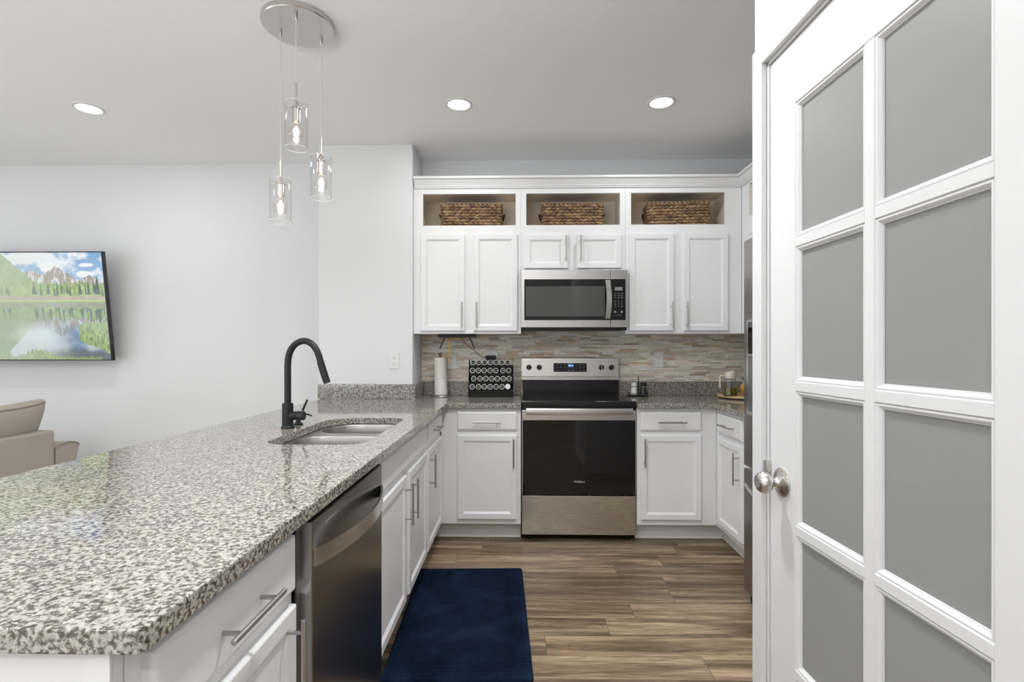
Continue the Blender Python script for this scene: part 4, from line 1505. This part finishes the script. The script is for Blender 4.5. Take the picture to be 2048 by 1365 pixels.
# ------------------------------------------------------------------ baskets
def basket(cx, cy, z0, w, d, h, rz, label, seed):
    rnd = random.Random(seed)
    R = Matrix.Rotation(rz, 3, 'Z')
    t = thing('woven_basket', label, 'basket', (cx, cy, z0), 'woven baskets in the open cubbies', (0, 0, rz))
    base = rrect(-w / 2, w / 2, -d / 2, d / 2, 0.018, 5)
    per = [0]
    for i in range(len(base)):
        a, c = base[i], base[(i + 1) % len(base)]
        per.append(per[-1] + math.hypot(a[0] - c[0], a[1] - c[1]))
    P = per[-1]

    def at(s):
        s = (s % 1) * P
        for i in range(len(base)):
            if per[i + 1] >= s:
                f = (s - per[i]) / max(1e-9, per[i + 1] - per[i])
                a, c = base[i], base[(i + 1) % len(base)]
                tx, ty = c[0] - a[0], c[1] - a[1]
                l = math.hypot(tx, ty) or 1
                return a[0] + tx * f, a[1] + ty * f, ty / l, -tx / l
    NR = 8
    nu, nv = 480, NR * 9
    bm = bmesh.new()
    lay = bm.verts.layers.float.new('tone')
    grid = []
    tw = 0.038
    cells = {}
    for j in range(nv + 1):
        v = j / nv
        row = min(NR - 1, int(v * NR))
        fr = v * NR - row
        ring = []
        for i in range(nu):
            s = i / nu
            x, y, nx, ny = at(s)
            k = s * P / tw + (0.5 if row % 2 else 0) + 0.8 * (fr - 0.5) * (1 if row % 2 else -1)
            ck = (row, math.floor(k))
            if ck not in cells:
                cells[ck] = rnd.random()
            fk = k - math.floor(k)
            bump = math.sin(PI * fr) ** 0.6 * (0.2 + 0.8 * math.sin(PI * fk) ** 0.7)
            ropes = 1 - 0.25 * abs(math.sin(3 * PI * (fr + fk * 0.6)))
            dd = 0.014 * bump * ropes
            flare = 1 + 0.02 * v
            vv = bm.verts.new(R @ Vector((x * flare + nx * dd, y * flare + ny * dd, v * h)) + Vector((cx, cy, z0)))
            vv[lay] = 0.0 + 0.40 * cells[ck] + 0.62 * bump * ropes
            ring.append(vv)
        grid.append(ring)
    for j in range(nv):
        for i in range(nu):
            k = (i + 1) % nu
            bm.faces.new((grid[j][i], grid[j][k], grid[j + 1][k], grid[j + 1][i]))
    # inner wall and bottom
    inn = []
    for (v, sc) in ((1, 0.955), (0.03, 0.95)):
        inn.append([bm.verts.new(R @ Vector((at(i / nu)[0] * sc, at(i / nu)[1] * sc * 0.98, v * h)) + Vector((cx, cy, z0))) for i in range(nu)])
    for q in (grid[-1], inn[0]), (inn[0], inn[1]):
        for i in range(nu):
            k = (i + 1) % nu
            bm.faces.new((q[0][i], q[0][k], q[1][k], q[1][i]))
    bm.faces.new(inn[1])
    bm.faces.new(grid[0][::-1])
    bb = B()
    bb.bm.free()
    bb.bm = bm
    obj('woven_body', bb, WEAVE, t, angle=180)
    # plaited rim
    bm = bmesh.new()
    lay = bm.verts.layers.float.new('tone')
    n = 260
    rings = []
    for i in range(n):
        x, y, nx, ny = at(i / n)
        ph = i / n * P / 0.03 * 2 * PI
        rad = 0.0085 + 0.002 * math.sin(ph)
        c = Vector((x * 1.02, y * 1.02, h + 0.002 * math.cos(ph)))
        e1 = Vector((nx, ny, 0))
        ring = []
        for q in range(8):
            a = 2 * PI * q / 8
            vv = bm.verts.new(R @ (c + e1 * rad * math.cos(a) + Vector((0, 0, rad * math.sin(a)))) + Vector((cx, cy, z0)))
            vv[lay] = 0.35 + 0.35 * math.sin(ph + a) + 0.2 * rnd.random()
            ring.append(vv)
        rings.append(ring)
    for i in range(n):
        for q in range(8):
            bm.faces.new((rings[i][q], rings[i][(q + 1) % 8], rings[(i + 1) % n][(q + 1) % 8], rings[(i + 1) % n][q]))
    bb = B()
    bb.bm.free()
    bb.bm = bm
    obj('rim', bb, WEAVE, t, angle=180)
    # side handles
    for s in (-1, 1):
        pts = []
        for k in range(13):
            a = PI * k / 12
            pts.append(R @ Vector((s * (w / 2 + 0.012 + 0.016 * math.sin(a)), 0.055 * math.cos(a), h * 0.50 + 0.030 * math.sin(a))) + Vector((cx, cy, z0)))
        obj('handle', B().tube(pts, 0.006, 8), WEAVE, t)


basket(-0.349, 3.868, 2.160, 0.43, 0.18, 0.172, 0.03, 'brown woven seagrass basket in the open cubby left of the microwave', 1)
basket(0.397, 3.868, 2.160, 0.43, 0.18, 0.170, -0.01, 'brown woven seagrass basket in the middle cubby above the microwave', 2)
basket(1.165, 3.855, 2.160, 0.42, 0.20, 0.172, -0.09, 'brown woven seagrass basket turned slightly, in the rightmost open cubby', 3)


# ------------------------------------------------------------------ rug
def build_rug():
    w, l = 0.585, 1.005
    nx, ny = 150, 250
    bm = bmesh.new()
    R = Matrix.Rotation(math.radians(2.2), 3, 'Z')
    c0 = Vector((-0.253, 2.443, 0))
    tops = []
    rc = 0.02
    for j in range(ny + 1):
        row = []
        for i in range(nx + 1):
            x = -w / 2 + w * i / nx
            y = -l / 2 + l * j / ny
            e = min(w / 2 - abs(x), l / 2 - abs(y))
            ex = w / 2 - abs(x)
            ey = l / 2 - abs(y)
            z = 0.016
            if 0.022 < e < 0.098:
                along = y if ex < ey else x
                bx = math.floor((e - 0.022) / 0.0253)
                ph = along / 0.022 + (0.5 if bx % 2 else 0)
                fb = ((e - 0.022) / 0.0253) % 1
                z = 0.010 + 0.0080 * (abs(math.sin(PI * ph)) ** 0.6) * (math.sin(PI * fb) ** 0.5)
            elif 0.098 <= e < 0.105:
                z = 0.011
            elif e >= 0.105:
                q = mnoise.noise(Vector((x * 5, y * 5, 0.3)))
                z = 0.017 + 0.0012 * q
                # a few soft creases
                for (cx, cy, ang, ln_) in ((0.02, 0.27, 0.1, 0.16), (0.12, 0.12, -0.7, 0.09), (-0.12, 0.10, -0.15, 0.10), (0.0, -0.30, 0.06, 0.2), (0.14, 0.25, -0.2, 0.08)):
                    dx, dy = x - cx, y - cy
                    a_ = dx * math.cos(ang) + dy * math.sin(ang)
                    p_ = -dx * math.sin(ang) + dy * math.cos(ang) - 1.2 * a_ * a_
                    if abs(a_) < ln_:
                        z += 0.004 * math.exp(-(p_ / 0.010) ** 2) * (1 - (a_ / ln_) ** 2)
            z *= min(1.0, 0.35 + 0.65 * math.sqrt(max(0, min(1, e / 0.010))))
            # round corners
            if ex < rc and ey < rc:
                dx, dy = rc - ex, rc - ey
                dd = math.hypot(dx, dy)
                if dd > rc:
                    f = rc / dd
                    x = math.copysign(w / 2 - rc + dx * f, x)
                    y = math.copysign(l / 2 - rc + dy * f, y)
            row.append(bm.verts.new(R @ Vector((x, y, z)) + c0))
        tops.append(row)
    for j in range(ny):
        for i in range(nx):
            bm.faces.new((tops[j][i], tops[j][i + 1], tops[j + 1][i + 1], tops[j + 1][i]))
    edge = [tops[0][i] for i in range(nx + 1)] + [tops[j][nx] for j in range(1, ny + 1)] + [tops[ny][i] for i in range(nx - 1, -1, -1)] + [tops[j][0] for j in range(ny - 1, 0, -1)]
    low = [bm.verts.new(Vector((v.co.x, v.co.y, 0.0005))) for v in edge]
    for i in range(len(edge)):
        k = (i + 1) % len(edge)
        bm.faces.new((edge[k], edge[i], low[i], low[k]))
    bm.faces.new(low)
    b = B()
    b.bm.free()
    b.bm = bm
    tag(obj('kitchen_rug', b, RUG, angle=180), 'navy blue plush rug with textured border on the floor by the sink cabinets', 'rug')


build_rug()


# ------------------------------------------------------------------ television
def build_tv():
    Wd, Hh = 1.445, 0.835
    t = thing('television', 'large wall mounted television showing a mountain lake', 'television', (-3.15 - Wd / 2, 3.93, 1.185))
    tilt = math.radians(6.9)
    xr = -3.150

    def M(u, v, n):     # u from left edge, v up, n toward the room
        y = 3.930 - v * math.sin(tilt) - n * math.cos(tilt)
        z = 1.182 + v * math.cos(tilt) - n * math.sin(tilt)
        return Vector((xr - Wd + u, y, z))
    b = B()
    b.rings(M, 0, Wd, 0, Hh, [(0.0, -0.03), (0, 0.0), (0.001, 0.0015), (0.006, 0.0015), (0.007, 0.0005)])
    obj('bezel', b, plain('tv_bezel', (0.015, 0.017, 0.02), 0.3), t)
    obj('rear_housing', B().rings(M, 0.15, Wd - 0.15, 0.10, Hh - 0.2, [(0.05, -0.075), (0.0, -0.05), (0, -0.03)]), BLACK, t)
    b = B()
    for x in (-0.15, 0.15):
        cx = xr - Wd / 2 + x
        b.box(cx - 0.02, cx + 0.02, 3.955, 4.048, 1.40, 1.75)
    obj('wall_bracket', b, BMATTE, t)
    b = B()
    mbox(b, M, Wd - 0.0005, Wd + 0.007, 0.004, 0.12, -0.02, 0.0)
    obj('side_module', b, BLACK, t)
    # the picture
    nx, ny = 460, 260
    A, Bq = np.meshgrid(np.linspace(0, 1, nx + 1), np.linspace(0, 1, ny + 1))
    p = (A - 0.49) / 0.51
    q = 1 - Bq
    rng = np.random.RandomState(3)

    def vnoise(sx, sy, seed, oct=4):
        out = np.zeros_like(A)
        amp, tot = 1.0, 0
        r_ = np.random.RandomState(seed)
        for o in range(oct):
            gx, gy = int(sx * 2 ** o) + 2, int(sy * 2 ** o) + 2
            g = r_.rand(gy + 1, gx + 1)
            fx = A * (gx - 1)
            fy = Bq * (gy - 1)
            ix = fx.astype(int)
            iy = fy.astype(int)
            tx = fx - ix
            ty = fy - iy
            tx = tx * tx * (3 - 2 * tx)
            ty = ty * ty * (3 - 2 * ty)
            out += amp * ((g[iy, ix] * (1 - tx) + g[iy, ix + 1] * tx) * (1 - ty) + (g[iy + 1, ix] * (1 - tx) + g[iy + 1, ix + 1] * tx) * ty)
            tot += amp
            amp *= 0.55
        return out / tot
    n1 = vnoise(10, 8, 1)
    n2 = vnoise(40, 24, 2)
    n3 = vnoise(90, 14, 4, 3)
    n4 = vnoise(230, 30, 7, 2)

    def c3(r, g, b_):
        return np.array([r, g, b_], float)

    def put(img, mask, col):
        m = np.clip(mask, 0, 1)[..., None]
        return img * (1 - m) + m * col

    def land(P, Q):
        """sky, mountains and forest as a function of position above the shore"""
        img = np.zeros(A.shape + (3,)) + c3(0.14, 0.36, 0.68)
        img = img + (Q / 0.25)[..., None] * c3(0.12, 0.12, 0.08)
        cloud = np.clip((n1 + 0.25 * n2 - 0.62 + 0.55 * np.exp(-((P - 0.12) / 0.38) ** 2 - ((Q - 0.05) / 0.09) ** 2)) * 5, 0, 1)
        img = put(img, cloud, c3(0.80, 0.84, 0.88))
        c2 = np.exp(-((P - 0.83) / 0.11) ** 2 - ((Q - 0.115) / 0.022) ** 2) + np.exp(-((P - 0.80) / 0.13) ** 2 - ((Q - 0.20) / 0.035) ** 2) + np.exp(-((P - 0.42) / 0.10) ** 2 - ((Q - 0.14) / 0.05) ** 2)
        img = put(img, np.clip((c2 + 0.5 * n2 - 0.62) * 4, 0, 1), c3(0.85, 0.88, 0.92))
        jag = 0.02 * (n2 - 0.5)
        ridge = np.minimum.reduce([0.125 + 0.55 * np.abs(P - 0.50) + jag, 0.205 + 0.5 * np.abs(P - 0.85) + jag, 0.165 + 0.35 * np.abs(P - 0.24) + jag * 1.5])
        rock = Q > ridge
        rc = c3(0.42, 0.34, 0.29) * (0.62 + 0.75 * n2[..., None])
        img = np.where(rock[..., None], rc, img)
        snow = rock & (n3 > 0.60)
        img = np.where(snow[..., None], c3(0.68, 0.68, 0.68), img)
        hill = Q > 0.06 + 0.80 * np.maximum(P, -0.3) + jag
        img = np.where(hill[..., None], c3(0.30, 0.42, 0.17) * (0.75 + 0.5 * n2[..., None]), img)
        tree = Q > 0.285 + 0.06 * (n2 - 0.5) + 0.07 * (n4 - 0.5)
        img = np.where(tree[..., None], c3(0.30, 0.44, 0.10) * (0.15 + 0.8 * n2[..., None] + 0.9 * n4[..., None]), img)
        dark = np.zeros(A.shape, bool)
        r_ = np.random.RandomState(11)
        for k in range(26):
            px_ = r_.uniform(-0.9, 1.0)
            hh = r_.uniform(0.06, 0.13)
            ww = r_.uniform(0.010, 0.018)
            base = 0.385 + r_.uniform(-0.02, 0.02)
            dark |= (np.abs(P - px_) < ww * np.clip((Q - (base - hh)) / hh, 0, 1)) & (Q < base)
        for (px_, hh, ww) in ((0.925, 0.175, 0.032), (0.83, 0.14, 0.018), (0.40, 0.11, 0.02), (0.25, 0.12, 0.03), (0.74, 0.12, 0.02)):
            dark |= (np.abs(P - px_) < ww * np.clip((Q - (0.38 - hh)) / hh, 0, 1)) & (Q < 0.385)
        img = np.where(dark[..., None], c3(0.045, 0.11, 0.06) * (0.7 + 0.6 * n2[..., None]), img)
        shore = (Q > 0.395 + 0.01 * n1) & (Q < 0.438)
        img = np.where(shore[..., None], c3(0.38, 0.33, 0.20) * (0.7 + 0.6 * n2[..., None]), img)
        img = np.where(((Q >= 0.438) & (Q < 0.452))[..., None], c3(0.38, 0.52, 0.12), img)
        return img
    up = land(p, q)
    rip = 0.012 * (n3 - 0.5)
    mir = land(p + rip, np.clip(0.452 - (q - 0.452) * 0.98 + rip, 0, 1)) * c3(0.62, 0.68, 0.72)
    img = np.where((q > 0.452)[..., None], mir, up)
    wc = np.exp(-((p - 0.25) / 0.22) ** 2 - ((q - 0.76) / 0.09) ** 2)
    img = put(img, (q > 0.5) * np.clip(wc * 1.2 + 0.6 * (n1 - 0.5), 0, 1) * 0.8, c3(0.66, 0.72, 0.78))
    deep = np.exp(-((p - 0.62) / 0.16) ** 2 - ((q - 0.80) / 0.12) ** 2)
    img = put(img, deep * 0.7, c3(0.08, 0.17, 0.30))
    bottom = np.clip((q - 0.86 - 0.06 * (n1 - 0.5)) * 14, 0, 1) * np.clip((p - 0.25) * 4, 0, 1)
    img = put(img, bottom * 0.85, c3(0.07, 0.09, 0.08) * 1.0)
    gr = (p > 0.68 + 0.10 * (n2 - 0.5)) & (q > 0.645 + 0.12 * np.clip(0.8 - p, 0, 1) + 0.04 * (n3 - 0.5)) & (q < 0.79 + 0.13 * (p - 0.68) / 0.32 + 0.05 * n2)
    img = np.where(gr[..., None], c3(0.26, 0.38, 0.10) * (0.2 + 1.5 * n4[..., None]), img)
    g2 = (q > 0.975 - 0.07 * np.exp(-((p - 0.22) / 0.16) ** 2) + 0.05 * (n4 - 0.5)) & (p < 0.9)
    img = np.where(g2[..., None], c3(0.24, 0.34, 0.08) * (0.2 + 1.5 * n4[..., None]), img)
    lum = img.mean(axis=2, keepdims=True)
    img = lum + (img - lum) * 0.82
    haze = np.clip(0.46 - p * 0.6, 0.05, 0.40)
    img = img * (1 - haze[..., None]) + haze[..., None] * c3(0.66, 0.74, 0.64)
    bm = bmesh.new()
    g = [[bm.verts.new(M(0.008 + (Wd - 0.016) * i / nx, 0.008 + (Hh - 0.016) * j / ny, 0.0012)) for i in range(nx + 1)] for j in range(ny + 1)]
    for j in range(ny):
        for i in range(nx):
            bm.faces.new((g[j][i], g[j][i + 1], g[j + 1][i + 1], g[j + 1][i]))
    bb = B()
    bb.bm.free()
    bb.bm = bm
    m, nt, pr = new_mat('tv_picture')
    at = nd(nt, 'ShaderNodeAttribute', attribute_name='picture')
    pr.inputs['Base Color'].default_value = (0.01, 0.01, 0.01, 1)
    pr.inputs['Roughness'].default_value = 0.12
    lk(nt, at.outputs['Color'], pr.inputs['Emission Color'])
    pr.inputs['Emission Strength'].default_value = 0.92
    o = obj('screen', bb, m, t, recalc=False, smooth=False)
    ca = o.data.color_attributes.new('picture', 'FLOAT_COLOR', 'POINT')
    arr = np.ones((len(o.data.vertices), 4), np.float32)
    arr[:, :3] = np.clip(img, 0, 1).reshape(-1, 3)
    ca.data.foreach_set('color', arr.ravel())


build_tv()


# ------------------------------------------------------------------ sofa
def build_sofa():
    t = thing('sofa', 'beige linen sofa seen from behind, beyond the peninsula', 'sofa', (-3.65, 2.6, 0))
    yN, yF = 1.20, 3.500
    X0 = -3.205
    obj('back_frame', B().box(X0 - 0.18, X0, yN, yF, 0.10, 0.712, 0.02, 4), LINEN, t)
    obj('seat_base', B().box(X0 - 0.92, X0 - 0.185, yN, yF, 0.10, 0.32, 0.02, 3), LINEN, t)
    for (y0, s) in ((yF + 0.004, 1), (yN - 0.004, -1)):
        L = []
        for x in [X0 - 0.90 + 0.9 * k / 12 for k in range(13)]:
            top = 0.60 + 0.0 * x
            prof_ = [(0, 0.10), (0.150, 0.10), (0.150, 0.34), (0.158, 0.46), (0.185, 0.568), (0.182, 0.585), (0.15, 0.603), (0.09, 0.612), (0.03, 0.604), (0.0, 0.585)]
            L.append([(x, y0 + s * a, z) for a, z in prof_])
        ar = obj('arm', B().loops(L), LINEN, t, angle=50)
        pr = [(0.0, 0.583), (0.03, 0.602), (0.09, 0.611), (0.15, 0.602), (0.184, 0.583), (0.186, 0.568)]
        obj('piping', B().tube([(X0 + 0.001, y0 + s * a, z) for a, z in pr], 0.0045, 8), PIPE, ar)
    for k in range(4):
        x, y = ((X0 - 0.08, yN + 0.06), (X0 - 0.08, yF - 0.06), (X0 - 0.85, yN + 0.06), (X0 - 0.85, yF - 0.06))[k]
        obj('leg', B().cyl((x, y, 0), (x, y, 0.105), 0.022, 14, r2=0.03), plain('sofa_leg', (0.05, 0.03, 0.02), 0.4), t)
    # seat and back cushions
    n = 3
    seg = (yF - yN) / n
    for i in range(n):
        y0, y1 = yN + i * seg + 0.005, yN + (i + 1) * seg - 0.005
        obj('seat_cushion', B().box(X0 - 0.93, X0 - 0.20, y0, y1, 0.322, 0.47, 0.045, 4), LINEN, t)
        cy, hy = (y0 + y1) / 2, (y1 - y0) / 2

        def cush(u, v, cy=cy, hy=hy):
            a = 2 * PI * u
            # superellipse section in X-Z, bulging along Y
            e = 2 * v - 1
            f = max(0.0, 1 - abs(e) ** 3.2) ** 0.45
            f = 0.10 + 0.90 * f
            ca, sa = math.cos(a), math.sin(a)
            cx = math.copysign(abs(ca) ** 0.62, ca)
            cz = math.copysign(abs(sa) ** 0.70, sa)
            hx = 0.125 * f
            hz = 0.215 * (0.90 + 0.10 * f) * (1 + (0.10 if cz > 0 else 0.0) * (abs(e) ** 3))
            X = cx * hx
            Z = cz * hz
            lean = 0.30 * (Z + 0.2)
            sag = -0.018 * (1 - e * e) * (1 if cz > 0 else 0)
            return (X0 - 0.225 + X + lean, cy + e * hy * (1 + 0.05 * cz), 0.705 + Z + sag)
        b = B()
        b.sheet(cush, 40, 36, wrap=True)
        bmesh.ops.holes_fill(b.bm, edges=b.bm.edges)
        cu_ = obj('back_cushion', b, LINEN, t, angle=180)
        pts = []
        for k in range(37):
            v = k / 36
            p_ = Vector(cush(0.165, v))
            pts.append(p_ + Vector((0.002, 0, 0.002)))
        obj('piping', B().tube(pts, 0.0045, 6), PIPE, cu_)


build_sofa()


# ------------------------------------------------------------------ ceiling lights
def downlight(x, y, label):
    t = thing('recessed_light', label, 'ceiling light', (x, y, ZC), 'recessed ceiling lights')
    obj('trim_ring', B().lathe((x, y, ZC - 0.0003), (0, 0, -1), [(0.082, 0), (0.081, 0.004), (0.072, 0.007), (0.067, 0.0065), (0.064, 0.003)], 40), TRIMW, t)
    obj('lens', B().lathe((x, y, ZC - 0.0025), (0, 0, -1), [(0.066, 0), (0.05, 0.0012), (0, 0.002)], 40), LEDM, t)
    l = area_light('recessed_light_beam', (x, y, ZC - 0.006), (0, 0, 0), 0.125, 0.125, LED_ROW if y > 3 else (AISLE if y > 1.5 else LED), (0.975, 0.985, 1.0))
    l.data.shape = 'DISK'
    l.data.spread = math.radians(178 if y > 3 else 145)


LEDM = emitter('led_lens', (1.0, 0.98, 0.96), 9.0)
downlight(-2.623, 3.09, 'round recessed ceiling light above the living room wall, left of the pendant')
downlight(-0.358, 3.085, 'round recessed ceiling light above the kitchen, nearest the pendant')
downlight(0.850, 3.083, 'round recessed ceiling light above the kitchen, nearest the pantry')
k = 0
for (x, y) in ((0.05, 1.62), (-2.623, 0.9), (-4.9, 3.09), (-4.9, 0.9), (-0.1, -1.4), (-2.6, -1.6), (-4.9, -1.6)):  # added ceiling lights, all out of view, to raise the brightness
    downlight(x, y, ['round recessed ceiling light over the kitchen aisle, outside the view', 'round recessed ceiling light over the sofa, outside the view', 'round recessed ceiling light over the television corner, outside the view', 'round recessed ceiling light over the far living area, outside the view', 'round recessed ceiling light behind the camera by the right window', 'round recessed ceiling light behind the camera by the wide window', 'round recessed ceiling light behind the camera in the left corner'][k])
    k += 1

# pendant fixture
t = thing('pendant_light', 'brushed nickel pendant with three clear glass cylinders hanging from round canopy', 'pendant light', (-0.992, 2.30, ZC))
cx_, cy_ = -0.992, 2.300
can = obj('canopy', B().lathe((cx_, cy_, ZC - 0.0005), (0, 0, -1), [(0, 0), (0.153, 0), (0.155, 0.002), (0.155, 0.022), (0.152, 0.026), (0, 0.026)], 72), NICK, t)
CORD = plain('clear_cord', (0.62, 0.62, 0.60), 0.25)
FILM = emitter('filament_glow', (1.0, 0.86, 0.68), BULB)
RIMG = plain('cut_glass_edge', (0.9, 0.9, 0.9), 0.12)  # white colour standing in for the bright highlight along glass edges
RIMG.node_tree.nodes['Principled BSDF'].inputs['Alpha'].default_value = 0.55
BULBG = thin_glass('bulb_glass', (1, 0.98, 0.95), 0.05)
for (x, y, zt) in ((-1.087, 2.331, 2.043), (-0.963, 2.211, 2.331), (-0.924, 2.392, 2.168)):
    obj('cord_grip', B().lathe((x, y, ZC - 0.0265), (0, 0, -1), [(0, 0), (0.0065, 0), (0.0065, 0.018), (0.004, 0.022), (0, 0.022)], 14), NICK, t)
    obj('cord', B().cyl((x, y, zt + 0.08), (x, y, ZC - 0.045), 0.0022, 8), CORD, t)
    st = obj('socket', B().lathe((x, y, zt + 0.088), (0, 0, -1), [(0, 0), (0.0055, 0), (0.0055, 0.075), (0.008, 0.082), (0.017, 0.102), (0.0185, 0.106), (0.0225, 0.107), (0.0225, 0.110), (0.0175, 0.112), (0.0175, 0.168), (0.015, 0.170), (0, 0.170)], 28), NICK, t)
    b = B()
    for a in (0.35, 0.35 + PI / 2):
        dv = Vector((math.cos(a), math.sin(a), 0)) * 0.053
        c = Vector((x, y, zt - 0.021))
        b.cyl(c - dv, c + dv, 0.0025, 8)
    obj('cross_pins', b, NICK, st)
    zb = zt - 0.195
    obj('glass_shade', B().lathe((x, y, zb), (0, 0, 1), [(0.0480, 0), (0.0480, 0.195), (0.0455, 0.195), (0.0455, 0), (0.0480, 0)], 48), GLASS, t)
    for (zz, nm) in ((zb, 'lower_rim'), (zb + 0.195, 'upper_rim')):
        b = B().tube([(x + 0.0468 * math.cos(2 * PI * q / 48), y + 0.0468 * math.sin(2 * PI * q / 48), zz) for q in range(48)], 0.0015, 6, closed=True)
        obj('glass_rim', b, RIMG, t)
    b = B().lathe((x, y, zt - 0.084), (0, 0, -1), [(0.012, 0), (0.0135, 0.008), (0.022, 0.018), (0.0300, 0.030), (0.0325, 0.042), (0.0300, 0.056), (0.022, 0.067), (0.010, 0.0735), (0, 0.0745)], 28)
    bu = obj('bulb', b, BULBG, t)
    obj('filament', B().lathe((x, y, zt - 0.104), (0, 0, -1), [(0, 0), (0.006, 0.003), (0.012, 0.012), (0.012, 0.022), (0.006, 0.031), (0, 0.034)], 12), FILM, bu)

# added uplight, unseen behind the camera, standing in for bounced fill light
TX, TY = -0.9, -0.5
t = thing('floor_lamp', 'slim nickel uplight floor lamp standing behind the camera', 'floor lamp', (TX, TY, 0))
obj('base', B().lathe((TX, TY, 0), (0, 0, 1), [(0, 0), (0.14, 0), (0.14, 0.015), (0.02, 0.03), (0, 0.03)], 40), NICK, t)
obj('pole', B().cyl((TX, TY, 0.03), (TX, TY, 1.80), 0.012, 16), NICK, t)
obj('shade', B().lathe((TX, TY, 1.78), (0, 0, 1), [(0.012, 0), (0.06, 0.01), (0.13, 0.06), (0.17, 0.12), (0.167, 0.12), (0.128, 0.065), (0.06, 0.018), (0.0, 0.012)], 40), NICK, t)
tl = area_light('floor_lamp_light', (TX, TY, 1.895), (PI, 0, 0), 0.28, 0.28, FILL_UP, (0.97, 0.985, 1.0))
tl.data.shape = 'DISK'
